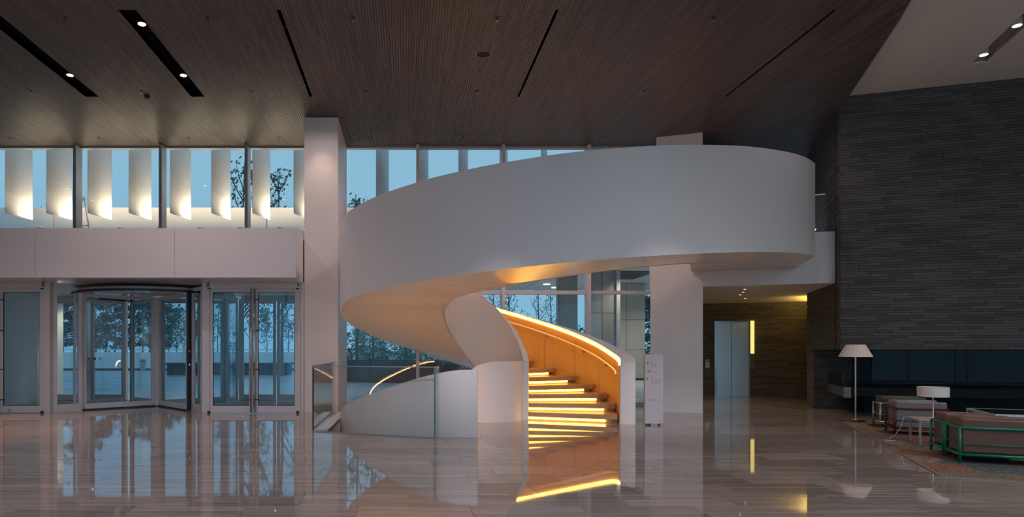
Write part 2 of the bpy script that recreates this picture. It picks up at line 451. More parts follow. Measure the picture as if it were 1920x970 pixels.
# ------------------------------------------------------------------ wooden ceiling
def edge_x(y): return 6.72 + .419*(y-8.5)      # slanting edge of the wood ceiling
FOLD = 6.48
def zslope(x, y):                              # folded strip beyond the fold falls towards its edge
    ye = max(y, 7.93); ex = edge_x(ye)
    ze = CAMH + float(np.interp(ye, [7.9, 8.5, 12.15, 14.86, 19], [4.78, 4.66, 4.6, 4.48, 4.3]))
    t = 0 if ex-FOLD < .02 else max(0, min(1.2, (x-FOLD)/(ex-FOLD)))
    return CEIL + (ze-CEIL)*t
slots = [(-6.04, -5.78, 8.99, 12.08), (-4.04, -3.785, 8.99, 12.08), (-1.81, -1.755, 8.99, 12.08), (2.11, 2.155, 8.99, 12.08), (6.02, 6.06, 8.99, 12.08)]
slots += [(a, b, c-12.4, d-12.4) for a, b, c, d in slots[:2]] + [(.1, .36, -3.4, -.3), (3.9, 4.16, -1.6, -.3)] + [(a, b, c-6.2, d-6.2) for a, b, c, d in slots[:4]] + [(a-4.0, b-4.0, c, d) for a, b, c, d in slots[:2]] + [(.1, .36, 2.79, 5.88), (3.9, 4.16, 2.79, 5.88)]
flat = [(-12, -6), (6.72+.419*(-14.5), -6), (edge_x(7.93), 7.93), (FOLD, 7.93), (FOLD, FAC+.1), (-12, FAC+.1)]
flat_c = [[(-12, -6), (edge_x(-6), -6), (edge_x(7.93), 7.93), (-12, 7.93)], [(-12, 7.93), (FOLD, 7.93), (FOLD, FAC+.1), (-12, FAC+.1)]]
mb = MB()
for p in flat_c:
    ps = [p]
    for a, b, c, d in slots: ps = subtract(ps, [(a, c), (b, c), (b, d), (a, d)])
    for q in ps: mb.prism(q, CEIL+.02, CEIL+.12)
slope_c = [(FOLD, 7.93), (edge_x(8.5), 8.5), (edge_x(19), 19), (7.9, 19), (FOLD, FAC+.1)]
for i in range(11):
    q = inter([(FOLD, 7.93+i), (12, 7.93+i), (12, 8.93+i), (FOLD, 8.93+i)], slope_c)
    if area(q) > .001: mb.prism(q, lambda x, y: zslope(x, y)+.02, lambda x, y: CEIL+.3)
ceiling = struct(mb.build('ceiling', 'backing'), 'dark brown wooden slat ceiling')
BW = .042
cand = []
x = -12.0
while x < 12.2:
    y = -6 + rng.uniform(-1.2, 0)
    while y < 19:
        L = rng.choice([.6, .9, 1.2, 1.2, 1.5])
        r_ = [(x+.003, y+.002), (x+BW-.003, y+.002), (x+BW-.003, y+L-.002), (x+.003, y+L-.002)]
        if y+L > 7.2:            # boards one by one where the photograph sees them
            for zone, sl in [(flat_c[0], 0), (flat_c[1], 0), (slope_c, 1)]:
                q = inter(r_, zone)
                if area(q) < 4e-4: continue
                ps = [q]
                if not sl:
                    for a, b, c, d in slots:
                        if x+BW > a and x < b: ps = subtract(ps, [(a, c), (b, c), (b, d), (a, d)])
                for q in ps:
                    if area(q) > 2e-4: cand.append((shown([(a, b, CEIL) for a, b in q]) if not sl else 0, q, sl))
        y += L
    x += BW
cand.sort(key=lambda c: -c[0])
stuff = MB()
for i, (s_, q, sl) in enumerate(cand):
    m_ = MB() if i < 300 else stuff
    jz = rng.uniform(0, .002)
    if sl: m_.prism(q, lambda x, y: zslope(x, y)-.006+jz, lambda x, y: zslope(x, y)+.02)
    else: m_.prism(q, CEIL-.006+jz, CEIL+.02)
    if i < 300: m_.build('board', 'slat', ceiling)
tag(stuff.build('board_field', 'slat', ceiling), kind='stuff')
mb = MB(); mb.prism([(-12, -6), (edge_x(-6), -6), (edge_x(7.2), 7.2), (-12, 7.2)], CEIL-.004, CEIL+.02)
sl_ = [[(-12, -6), (edge_x(-6), -6), (edge_x(6.4), 6.4), (-12, 6.4)]]
for a, b, c, d in slots: sl_ = subtract(sl_, [(a, c), (b, c), (b, d), (a, d)])
mb = MB()
for q in sl_: mb.prism(q, CEIL-.004, CEIL+.02)
mb.build('board_sheet', 'slat', ceiling)
for a, b, c, d in slots:      # recessed dark slots
    m_ = MB(); t_ = .01; zt = CEIL+.30
    m_.box(a-t_, a, c, d, CEIL, zt).box(b, b+t_, c, d, CEIL, zt).box(a, b, c-t_, c, CEIL, zt).box(a, b, d, d+t_, CEIL, zt).box(a-t_, b+t_, c-t_, d+t_, zt, zt+.01)
    m_.build('slot_recess', 'slot', ceiling)
mb = MB()       # thin edge fascia along the slanting edge
for i in range(25):
    y0 = -6+i; y1 = y0+1
    if y1 > 15: break
    f0 = zslope(edge_x(y0), y0) if y0 > 7.93 else CEIL; f1 = zslope(edge_x(y1), y1) if y1 > 7.93 else CEIL
    a0, a1 = edge_x(y0), edge_x(y1)
    mb.add([(a0, y0, f0-.004), (a1, y1, f1-.004), (a1+.03, y1, f1-.004), (a0+.03, y0, f0-.004), (a0, y0, 6.2), (a1, y1, 6.2), (a1+.03, y1, 6.2), (a0+.03, y0, 6.2)],
           [(0,1,2,3), (4,7,6,5), (0,4,5,1), (2,6,7,3), (1,5,6,2), (3,7,4,0)])
mb.build('edge_strip', 'slat', ceiling)

# white ceiling over the lounge, with a recessed spotlight trough
WC = 6.10
def lv(p, q, s, t): return (p[0]+q[0]*s, p[1]+q[1]*s)
tr = [(9.20-.3*.402-.02, 9.52-.3*.916), (9.69, 10.69), (9.49, 10.76), (8.77-.3*.402-.02, 9.09-.3*.916)]
tr = [(9.02, 9.05), (9.70, 10.68), (9.495, 10.76), (8.815, 9.13)]
poly = [[(edge_x(-6), -6), (17, -6), (17, 14), (edge_x(14), 14)]]
mb = MB()
for q in subtract(poly, tr): mb.prism(q, WC, WC+.1)
wc = struct(mb.build('ceiling_lounge', 'white_ceil'), 'warm white plaster ceiling over the lounge')
mb = MB()
for i in range(4):
    p, q = tr[i], tr[(i+1) % 4]; mb.bar(p, q, -.01, WC+.02, WC+.36)
mb.prism(tr, WC+.36, WC+.37)
mb.build('light_trough', 'white_ceil', wc)

# ------------------------------------------------------------------ brick walls
def brick_wall(name, label, p, q, z0, z1, mat, h=.0525, lens=(.26, .38, .5, .62), seed=1, indiv=True, thick=.3):
    rg = random.Random(seed)
    p = Vector(p); q = Vector(q); d = q-p; L = d.length; d.normalize(); n = Vector((d.y, -d.x))    # n: right of p->q = towards viewer
    back = MB().bar(p, q, thick, z0, z1)
    o = struct(back.build(name, 'mortar'), label)
    cand = []
    z = z0
    while z < z1-.01:
        s = -rg.uniform(0, .4)
        zt = min(z+h, z1)
        while s < L:
            l = rg.choice(lens)
            a, b = max(s, 0), min(s+l, L)
            if b-a > .02:
                pr = .012+rg.uniform(0, .005)
                A = p+d*(a+.002); B = p+d*(b-.002)
                cand.append((A, B, z+.003, zt-.003, pr, shown([(A.x, A.y, z), (B.x, B.y, z), (A.x, A.y, zt)])))
            s += l
        z += h
    cand.sort(key=lambda c: -c[5])
    st = MB()
    cube = None
    for i, (A, B, za, zb, pr, s_) in enumerate(cand):
        if indiv and i < 300:
            if cube is None:
                cube = MB().box(0, 1, 0, 1, 0, 1).mesh('brick'); cube.materials.append(MT[mat])
            ob = bpy.data.objects.new('brick', cube); COL.objects.link(ob); ob.parent = o
            a2 = A + n*pr
            ob.location = (a2.x, a2.y, za); ob.rotation_euler = (0, 0, math.atan2(d.y, d.x)); ob.scale = ((B-A).length, pr, zb-za)
        else:
            st.bar(A, B, -pr, za, zb)
    if st.v: tag(st.build('brick_field', mat, o), kind='stuff')
    return o
S0 = (8.25, 12.15); S1 = (9.34, 14.86)
SR = (8.25+.952*6.5, 12.15-.306*6.5)
wall_stone = brick_wall('wall_stone', 'tall dark slate brick wall above the fireplace', S0, SR, 1.3, WC, 'brick', seed=11)
wall_side = brick_wall('wall_stone_side', 'dark slate brick side wall beside the elevator lobby', S1, S0, 1.3, 6.1, 'brick', seed=12, thick=.05)
RB = (9.06, 14.18)
brick_wall('wall_stone_foot', 'narrow foot of the slate brick side wall', S1, RB, 0, 1.3, 'brick', seed=13, indiv=False)
RB2 = (RB[0]+.94*.75, RB[1]-.34*.75)
RE = (RB[0]+.94*5.5, RB[1]-.34*5.5)
brick_wall('wall_recess', 'black brick back of the fireplace recess', RB, RE, 0, 1.3, 'brick', seed=14, indiv=False)
mb = MB(); mb.prism([S0, SR, (SR[0]+.6, SR[1]+2), (RE[0]+.1, RE[1]+.3), (RB[0]+.3, RB[1]+.3)], 1.302, 1.42)
struct(mb.build('ceiling_recess', 'mortar'), 'dark underside over the fireplace recess')
# lobby
LB0 = (7.3, 18.455); LB1 = (11.2, 17.32)
brick_wall('wall_lobby', 'dark slate brick back wall of the elevator lobby', LB0, LB1, 0, 2.62, 'litbrick', seed=15)
mb = MB().bar(LB1, S1, .2, 0, 2.62)
struct(mb.build('wall_lobby_side', 'mortar'), 'dark side wall of the elevator lobby')
mb = MB(); mb.prism([(5.3, 13.42), (8.45, 12.5), (9.5, 14.8), (11.3, 17.3), (7.3, 18.5), (5.97, 15.2)], 2.60, 2.75)
struct(mb.build('ceiling_lobby', 'white_ceil'), 'low cream ceiling of the elevator lobby')
# pier, bridge beam and landing edge
mb = MB(); mb.prism([(5.13, 13.40), (6.09, 13.10), (8.26, 18.1), (7.3, 18.4), (5.95, 15.2)], 0, 2.6)
struct(mb.build('wall_pier', 'plaster'), 'white plaster pier between the window and the elevator lobby')
BM0 = Vector((5.13, 13.40)); BM1 = Vector((8.33, 12.40))
mb = MB(); mb.bar(BM0, BM1, .35, 2.59, 3.60)
struct(mb.build('wall_bridge', 'plaster', bevel=.008), 'white plaster front of the upper floor bridge')
mb = MB(); mb.prism([(5.3, 13.6), (8.4, 12.7), (9.2, 14.9), (11, 19), (7.6, 19), (5.97, 15.2)], 2.751, 3.45)
struct(mb.build('floor_upper', 'floor'), 'upper floor slab')
mb = MB(); mb.prism([(5.64, 14.38), (6.53, 14.06), (6.53+.8, 15.9), (6.4, 16.2)], 2.7, CEIL-.004)
struct(mb.build('wall_upper_pier', 'plaster'), 'pale wall rising behind the balustrade to the ceiling')
mb = MB(); mb.bar((7.6, 18.386), (12, 17.6), .2, 4.72, 6.1).bar((7.6, 18.386), (9.0, 18.135), .2, 3.45, 4.72)
struct(mb.build('wall_upper_back', 'slat'), 'dark wooden back wall of the upper floor')

# column
mb = MB().box(-2.07, -1.375, DOOR, FAC-.06, 0, CEIL-.02)
struct(mb.build('wall_column', 'marble', bevel=.006), 'tall square pale marble column beside the glass doors')
# enclosing walls outside the picture
mb = MB().box(-12.2, -12, -6, FAC, 0, CEIL+.1)
struct(mb.build('wall_left', 'plaster'), 'white wall at the left end of the hall')
mb = MB().box(16, 16.2, -6, 19, 0, CEIL+.2)
struct(mb.build('wall_right', 'plaster'), 'white wall at the right end of the hall')

# ------------------------------------------------------------------ curtain wall glazing
MUL = [.29+1.99*k for k in range(-6, 4)]
win = sroot('window_1', 'tall glazed front of the hall', (0, FAC, 0))
for X in MUL:
    z0 = 3.63 if X < -2.0 else 0
    if X > 5.9: continue
    if -2.07 < X < -1.375: continue
    box('mullion', 'mullion' if X < 0 else 'frame', (X-.035, X+.035, FAC-.30, FAC, z0, CEIL-.02), win)
box('head_frame', 'mullion', (-12, 6.0, FAC-.12, FAC+.02, CEIL-.05, CEIL-.006), win)
box('sill_frame', 'frame', (-1.37, 5.92, FAC-.1, FAC+.02, 0, .06), win)
box('transom', 'frame', (-1.37, 5.92, FAC-.16, FAC+.01, 2.60, 2.68), win)
box('jamb', 'mullion', (-12, -11.65, FAC-.30, FAC, 3.63, CEIL-.02), win)
xs = [-11.65] + MUL[1:]
for a, b in zip(MUL[:-1], MUL[1:]):
    if b < -1.6:
        box('pane', 'glass', (a+.035, min(b, -1.375 if b > -2 else b)-.035, FAC-.05, FAC-.04, 3.63, CEIL-.05), win)
    else:
        a_, b_ = max(a, -1.375), min(b, 5.93)
        box('pane', 'glass', (a_+.03, b_-.03, FAC-.05, FAC-.04, 2.68, CEIL-.05), win)
        box('pane', 'glass', (a_+.03, b_-.03, FAC-.05, FAC-.04, .06, 2.60), win)
# glazed rear of the hall, behind the viewer
win2 = sroot('window_2', 'glazed rear side of the hall', (0, -6, 0))
for i in range(15):
    X = -12+2*i
    box('mullion', 'mullion', (X-.04, X+.04, -6.1, -5.9, 0, CEIL), win2)
    if i < 14: box('pane', 'glass', (X+.04, X+1.96, -6.01, -6.0, .06, CEIL-.06), win2)
box('head_frame', 'mullion', (-12, 16, -6.08, -5.92, CEIL-.06, CEIL), win2)

# ------------------------------------------------------------------ entrance canopy (indoor fascia over the doors)
FF = 12.25
can = sroot('trim_1', 'white panelled canopy band over the entrance doors', (-6, FF, 2.68))
for a, b in ((-12, -9.742), (-9.736, -7.083), (-7.077, -4.423), (-4.417, -2.09)):
    box('panel', 'panel', (a, b, FF, FF+.04, 2.68, 3.63), can)
box('side_panel', 'panel', (-2.13, -2.09, FF+.041, DOOR-.005, 2.68, 3.63), can)
box('canopy_core', 'backing', (-12, -2.135, FF+.041, 17.4, 2.70, 3.60), can)
box('soffit_panel', M('satin_white_soffit', (.60, .56, .55), .12), (-12, -2.095, FF+.041, DOOR+.02, 2.672, 2.699), can)
box('vestibule_soffit', 'panel', (-9.5, -2.1, DOOR+.021, 17.4, 2.672, 2.699), can)
box('roof', 'extwhite', (-12, -1.4, FAC+.03, 18.0, 3.601, 3.63), can)

# ------------------------------------------------------------------ double swing doors
def door_pair(name, label, cx, y, hd=2.59, deep=True):
    d = sroot(name, label, (cx, y, 0)); w = .955
    fr = .06
    for a, b in ((cx-w, cx-w+fr), (cx+w-fr, cx+w)): box('jamb', 'frame', (a, b, y-.05, y+.08, 0, hd), d)
    box('head', 'frame', (cx-w+fr, cx+w-fr, y-.05, y+.08, hd-.05, hd+.08), d)
    for s in (-1, 1):
        x0, x1 = (cx-w+fr+.004, cx-.012) if s < 0 else (cx+.012, cx+w-fr-.004)
        gx0, gx1 = x0+.055, x1-.075
        if s > 0: gx0, gx1 = x0+.075, x1-.055
        m_ = MB(); top = hd-.055
        m_.box(x0, gx0, y-.02, y+.03, .012, top).box(gx1, x1, y-.02, y+.03, .012, top).box(gx0, gx1, y-.02, y+.03, .012, .15).box(gx0, gx1, y-.02, y+.03, 2.48, top)
        leaf = m_.build('leaf_frame', 'frame', d)
        box('pane', 'doorglass', (gx0, gx1, y, y+.012, .15, 2.48), leaf)
        if deep:
            m_ = MB(); e = .012
            m_.box(gx0, gx0+e, y-.012, y-.001, .15, 2.48).box(gx1-e, gx1, y-.012, y-.001, .15, 2.48).box(gx0+e, gx1-e, y-.012, y-.001, 2.48-e, 2.48).box(gx0+e, gx1-e, y-.012, y-.001, .15, .15+e)
            m_.build('gasket', 'dark', leaf)
            hx = x1-.03 if s < 0 else x0+.03
            MB().tube([(hx, y-.085, .02), (hx, y-.085, top+.01)], .014, 10).build('pull_bar', 'steel', leaf, smooth=True)
            for zz in (.28, .9, 1.69, 2.32):
                MB().tube([(hx, y-.085, zz), (hx+s*.05, y-.02, zz)], .01, 8).build('standoff', 'dark', leaf)
            bx = x1-.2 if s < 0 else x0+.2
            MB().lathe([(.02, 0), (.02, .012)], (0, 0, 0), 12)
            MB().tube([(bx, y-.03, .06), (bx, y-.021, .06)], .025, 14).build('floor_lock', 'steel', leaf)
    if deep:
        for s in (-1, 1):
            box('pivot', 'dark', (cx+s*(w-.05)-.03, cx+s*(w-.05)+.03, y-.06, y-.051, 0, .05), d)
            box('pivot', 'dark', (cx+s*(w-.05)-.03, cx+s*(w-.05)+.03, y-.06, y-.051, hd-.06, hd-.03), d)
    box('threshold', 'steel', (cx-w, cx+w, y-.055, y+.03, .001, .01), d)
    return d
door_pair('door_1', 'white framed double glass swing doors beside the marble column', -3.10, DOOR)
door_pair('door_2', 'white framed double glass swing doors at the left picture edge', -8.31, DOOR)
door_pair('door_3', 'outer glass doors seen through the doors beside the column', -3.3, 16.4, deep=False)
door_pair('door_4', 'outer glass doors seen through the doors at the left edge', -8.1, 16.4, deep=False)
for i, X in enumerate((-8.6, -5.7, -2.9)):
    vl = thing('vestibule_downlight', '%s downlight from the left in the vestibule soffit' % ords[i], 'downlight', (X, 17.0, 2.67), 0, 'downlights in the vestibule soffit')
    MB().lathe([(.06, -.008), (.06, -.001)], (X, 17.0, 2.67), 16).build('trim', 'white', vl); MB().lathe([(.045, -.011), (.045, -.0085)], (X, 17.0, 2.67), 14).build('lens', 'lampglow', vl)
    spot('vestibule_lamp', (X, 17.0, 2.65), 90, (1, .76, .46), 140, .6, (X, 18.2, 0), .05, vl)
# posts between doors and drum
box('trim_2', 'frame', (-7.355, -7.255, DOOR-.05, DOOR+.1, 0, 2.67), bevel=.003)['kind'] = 'structure'
box('trim_3', 'frame', (-4.145, -4.055, DOOR-.05, DOOR+.1, 0, 2.67), bevel=.003)['kind'] = 'structure'
struct(bpy.data.objects['trim_2'], 'white post left of the revolving door'); struct(bpy.data.objects['trim_3'], 'white post right of the revolving door')
mb = MB().box(-2.14, -2.075, DOOR-.03, FAC, 0, 2.67)
struct(mb.build('trim_4', 'frame'), 'white side strip between glass doors and column')
box('trim_5', 'frame', (-12, -9.27, DOOR-.03, DOOR+.05, 0, 2.67)); struct(bpy.data.objects['trim_5'], 'white end strip at the left edge')
mb = MB().box(-9.45, -9.30, DOOR+.1, 17.4, 0, 2.67)
struct(mb.build('wall_vestibule', 'extwhite'), 'pale side wall of the entrance vestibule')
mb = MB().box(-2.35, -2.12, FAC+.05, 17.4, 0, 2.67)
struct(mb.build('wall_vestibule_end', 'extwhite'), 'pale end wall of the entrance vestibule')

# revolving door
RC = (-5.70, 14.75); RR = 1.62
rd = sroot('door_5', 'large glass revolving door with white frames and black ring', (RC[0], RC[1], 0))
def pane_frame(parent, p, q, z0, z1, st=.07, th=.05, gname='pane', frame='frame', fname='frame', bot=.11, gl='doorglass'):
    p = Vector(p); q = Vector(q); d = (q-p).normalized()
    m_ = MB()
    m_.bar(p, p+d*st, th, z0, z1, .5).bar(q-d*st, q, th, z0, z1, .5).bar(p+d*st, q-d*st, th, z0, z0+bot, .5).bar(p+d*st, q-d*st, th, z1-.07, z1, .5)
    f_ = m_.build(fname, frame, parent)
    MB().bar(p+d*st, q-d*st, .012, z0+bot, z1-.07, .5).build(gname, gl, f_)
    return f_
for a in (221, 313, 41, 133):
    e_ = (RC[0]+RR*math.cos(R(a)), RC[1]+RR*math.sin(R(a)))
    s_ = (RC[0]+.07*math.cos(R(a)), RC[1]+.07*math.sin(R(a)))
    wg = pane_frame(rd, s_, e_, .03, 2.50, st=.085, th=.055, fname='wing_frame')
    d = Vector((math.cos(R(a)), math.sin(R(a))))
    MB().bar(Vector(e_), Vector(e_)+d*.05, .07, .01, 2.53, .5).build('edge_seal', 'dark', wg)
    MB().bar(Vector(s_), Vector(e_), .075, .004, .029, .5).build('floor_seal', 'dark', wg)
    if a == 221:
        for i, (mt, ty) in enumerate((('redp', 0), ('bluep', 0), ('yellowp', 1))):
            c = Vector(e_)-d*(.14+.115*i); z = 1.105
            nv = Vector((-d.y, d.x)); nv = nv if nv.y < 0 else -nv
            c2 = c+nv*.012
            pts = [(math.cos(t), math.sin(t)) for t in np.linspace(0, 2*math.pi, 17)[:-1]] if ty == 0 else [(0, 1), (-1, -.75), (1, -.75)]
            MB().add([(c2.x+d.x*.032*u, c2.y+d.y*.032*u, z+.032*v) for u, v in pts], [tuple(range(len(pts)))]).build('sticker', mt, wg)
MB().lathe([(.075, .01), (.075, 2.5)], (RC[0], RC[1], 0), 20).build('centre_post', 'frame', rd, smooth=True, auto=40)
MB().lathe([(RR+.10, 2.52), (RR+.10, 2.60)], (RC[0], RC[1], 0), 64).build('drum_ceiling', M('glossy_drum_soffit', (.45, .42, .41), .12), rd)
m_ = MB()
n = 64
for a0, a1 in ((200, 340), (20, 160)):
    rings = []
    for i in range(41):
        a = R(a0+(a1-a0)*i/40); c, s = math.cos(a), math.sin(a)
        rings.append([(RC[0]+r*c, RC[1]+r*s, z) for r, z in ((RR+.101, 2.50), (RR+.16, 2.50), (RR+.16, 2.545), (RR+.101, 2.545))])
    m_.strip(rings)
m_.build('header_ring', 'dark', rd)
for side, (p, q) in enumerate((((-7.25, 13.16), (-6.88, 13.60)), ((-4.52, 13.60), (-4.15, 13.16)))):
    pane_frame(rd, p, q, 0, 2.60, st=.075, th=.07, fname='drum_panel_frame', bot=.16)
for a0, a1 in ((224, 250),):
    pass
for sgn in (-1, 1):
    for i in range(3):
        a0 = R(0+(i-1.5)*28) if sgn > 0 else R(180+(i-1.5)*28); a1 = a0+R(28)
        p = (RC[0]+(RR+.14)*math.cos(a0), RC[1]+(RR+.14)*math.sin(a0)); q = (RC[0]+(RR+.14)*math.cos(a1), RC[1]+(RR+.14)*math.sin(a1))
        pane_frame(rd, p, q, 0, 2.50, st=.03, th=.05, fname='drum_wall_frame', bot=.12)
box('sensor_post', 'dark', (-4.60, -4.55, 13.46, 13.52, 0, 2.6), rd)
box('indicator', 'bluedot', (-4.545, -4.53, 13.45, 13.459, .97, 1.0), rd)
box('switch', 'reddot', (-4.545, -4.525, 13.45, 13.459, 1.24, 1.28), rd)

# ================================================================== EXTERIOR
gm = MB().box(-70, 70, 15.02, 120, -.3, -.03)
g = struct(gm.build('ground', 'paving'), 'grey paved forecourt outside')
stf = MB(); rg = random.Random(5)
pv = []
yy = 15.2
while yy < 27:
    xx = -1.6+rg.uniform(-.6, 0)
    while xx < 6:
        pv.append((xx, yy)); xx += .62
    yy += .42
slab = MB().box(0, .6, 0, .40, -.03, 0).mesh('paver'); slab.materials.append(MT['paving'])
for x_, y_ in pv[:300]:
    o = bpy.data.objects.new('paver', slab); COL.objects.link(o); o.location = (x_, y_, -.002); o.parent = g
# far forecourt wall with rail
fw = thing('forecourt_wall', 'long low white wall with a thin rail across the forecourt', 'wall', (0, 46, 0))
for i in range(22):
    x0 = -44+4*i
    box('wall_panel', 'extwhite', (x0+.01, x0+3.99, 46, 46.25, -.03, 1.12), fw)
MB().tube([(-44, 46.1, 1.30), (44, 46.1, 1.30)], .035, 8).build('rail', 'white', fw)
for i in range(45):
    MB().tube([(-44+2*i, 46.1, 1.12), (-44+2*i, 46.1, 1.30)], .02, 6).build('rail_post', 'white', fw)
kerb = box('forecourt_kerb', 'planter', (-44, 44, 40.6, 41.2, -.03, .1)); tag(kerb, 'dark low kerb in front of the forecourt wall', 'kerb')
# stone planters
def planter(name, label, cx, cy, rx, ry, z0, z1):
    o = thing(name, label, 'planter', (cx, cy, -.03))
    prof = [(.86, z0), (1.0, z1-.12), (1.0, z1), (.9, z1), (.9, z1-.1)]
    m_ = MB(); n = 48; rings = []
    for r, z in prof: rings.append([(cx+rx*r*math.cos(2*math.pi*k/n), cy+ry*r*math.sin(2*math.pi*k/n), z) for k in range(n)])
    m_.strip(rings, True, True).build('bowl', 'planter', o)
    rings = [[(cx+rx*.9*math.cos(2*math.pi*k/n), cy+ry*.9*math.sin(2*math.pi*k/n), z) for k in range(n)] for z in (z1-.15, z1-.06)]
    MB().strip(rings).build('water', 'blackglass', o)
    return o
planter('round_planter', 'wide dark round stone planter outside the window beside the column', -.35, 27.5, 2.9, 2.2, -.03, .82)
pl = thing('stone_bench', 'long dark stone block outside the doors beside the column', 'bench', (-9.0, 34, -.03))
box('block', 'planter', (-12.5, -6.2, 33.5, 35.0, -.03, .5), pl, bevel=.03); box('top_slab', 'planter', (-12.6, -6.1, 33.4, 35.1, .5, .6), pl)
bl = thing('bollard', 'small grey bollard on the forecourt seen through the revolving door', 'bollard', (-16.4, 40, -.03))
MB().lathe([(.16, 0), (.16, .7), (.12, .75)], (-16.4, 40, -.03), 16).build('post', 'greymetal', bl); MB().lathe([(.17, .56), (.17, .64)], (-16.4, 40, -.03), 16).build('band', 'dark', bl)

# canopy upstand and hanging fins above the entrance
up = thing('canopy_parapet', 'cream lit parapet on the entrance canopy behind the fins', 'parapet', (-6, 17.8, 3.6))
for i in range(7):
    a = -12.6+2.93*i
    box('parapet_panel', 'extwhite', (a+.012, a+2.918, 17.6, 17.75, 3.60, 5.21), up)
vis = 0
for k in range(14):
    X0 = -9.66+.995*k
    if k == 8: continue
    d = Vector((.41, .912)); n_ = Vector((.912, -.41)); c = .70
    pts = []
    for i in range(9):
        t = i/8; pts.append(Vector((X0, 15.45)) + d*c*t + n_*(.055*math.sin(math.pi*t)+.004))
    for i in range(9):
        t = 1-i/8; pts.append(Vector((X0, 15.45)) + d*c*t - n_*(.03*math.sin(math.pi*t)+.004))
    lab = 'white curved vertical fin outside, %s from the left' % ords[vis]; vis += 1
    fo = thing('facade_fin', lab, 'fin', (X0, 15.45, 4.58), 0, 'white fins hanging outside the upper glass')
    MB().prism(pts, lambda x, y: 4.60-.05*(y-15.45), 7.4).build('blade', 'fin', fo)
    if k < 8:
        lx, ly = X0+.56, 15.98
        up_ = thing('fin_uplight', 'small uplight glowing beside fin, %s from the left' % ords[k], 'light', (lx, ly, 3.63), 0, 'uplights on the canopy')
        MB().lathe([(.02, 0), (.02, .62)], (lx, ly, 3.63), 8).build('stem', 'greymetal', up_)
        MB().lathe([(.06, .60), (.075, .72), (.07, .72)], (lx, ly, 3.63), 16).build('housing', 'greymetal', up_)
        MB().lathe([(.06, .722), (.06, .724)], (lx, ly, 3.63), 16).build('lens', 'lampglow', up_)
        spot('fin_lamp', (lx, ly, 4.40), 85, (1, .76, .50), 165, .6, (lx-.05, ly+.1, 5.4), .06, up_)
ro = box('roof_overhang', 'extwhite', (-12, 5, 15.2, 16.3, 7.4, 7.5)); struct(ro, 'roof edge carrying the fins above the picture')
# step-ladder on the canopy
ld = thing('stepladder', 'white stepladder standing on the canopy behind the upper glass', 'ladder', (-8.0, 15.9, 3.63))
for a, b in (((-8.35, 15.8, 3.63), (-7.98, 15.9, 5.1)), ((-7.7, 15.8, 3.63), (-7.98, 15.9, 5.1))):
    MB().tube([a, b], .022, 8).build('rail', 'white', ld)
for t in (.25, .5):
    MB().tube([(-8.35+.37*t, 15.82, 3.63+1.47*t), (-7.7-.28*t, 15.82, 3.63+1.47*t)], .012, 6).build('rung', 'white', ld)

# porte-cochere seen through the right-hand glazing
pc = thing('porte_cochere', 'pale panelled exterior canopy with two downlights seen through the window', 'canopy', (8, 24, 4.2))
for i in range(5):
    for j in range(3):
        x0 = 3.0+2.6*i; y0 = 20.5+3.6*j
        box('soffit_panel', 'extsoffit', (x0+.02, x0+2.58, y0+.02, y0+3.58, 4.20, 4.28), pc)
box('roof_slab', 'extwhite', (3.0, 16.0, 20.5, 31.3, 4.281, 4.9), pc)
box('louvre_grille', 'dark', (7.9, 9.3, 23.6, 26.2, 4.17, 4.199), pc)
for X, Y in ((6.25, 28.3), (6.95, 29.8)):
    MB().lathe([(.14, 0), (.14, .02)], (X, Y, 4.175), 20).build('downlight', 'lampglow', pc)
for i, (X, Y) in enumerate(((6.25, 28.3), (6.95, 29.8), (8.3, 22.3), (10.6, 25.5), (7.4, 25.5))):  # last three are unseen fill lamps added to brighten the pillars
    spot('canopy_lamp_and_fill', (X, Y, 4.14), 160, (1, .86, .66), 140, .7, None, .08, pc)
pr = thing('cladding_pillar', 'tall grey panelled pillar outside behind the sign', 'pillar', (9.6, 26, -.03))
for z0, z1 in ((-.03, 1.3), (1.31, 2.6), (2.61, 4.19)):
    box('cladding_panel', 'extpanel', (8.98, 9.62, 27.9, 28.6, z0+.004, z1-.004), pr); box('cladding_panel', 'extpanel', (9.64, 10.45, 27.9, 28.6, z0+.004, z1-.004), pr)
box('base_plinth', 'planter', (8.9, 10.5, 27.85, 28.6, -.03, .06), pr)
pr2 = thing('cladding_fin', 'narrow grey cladding pier outside with a bright cream edge', 'pillar', (7.9, 24, -.03))
for z0, z1 in ((-.03, 2.6), (2.61, 4.19)):
    box('cladding_panel', 'extpanel', (6.55, 7.0, 22.8, 23.3, z0+.004, z1-.004), pr2); box('cladding_panel', 'extpanel', (7.02, 7.5, 22.8, 23.3, z0+.004, z1-.004), pr2)
box('edge_trim', 'extwhite', (7.51, 7.64, 22.75, 23.3, -.03, 4.19), pr2)
pr3 = thing('cladding_screen', 'dark grey cladding screen outside the glazing above the stair rail', 'pillar', (5.9, 24, -.03))
box('cladding_panel', 'extpanel', (5.6, 6.3, 23.4, 23.6, -.03, 4.19), pr3); box('edge_trim', 'mullion', (5.55, 5.598, 23.35, 23.6, -.03, 4.19), pr3)

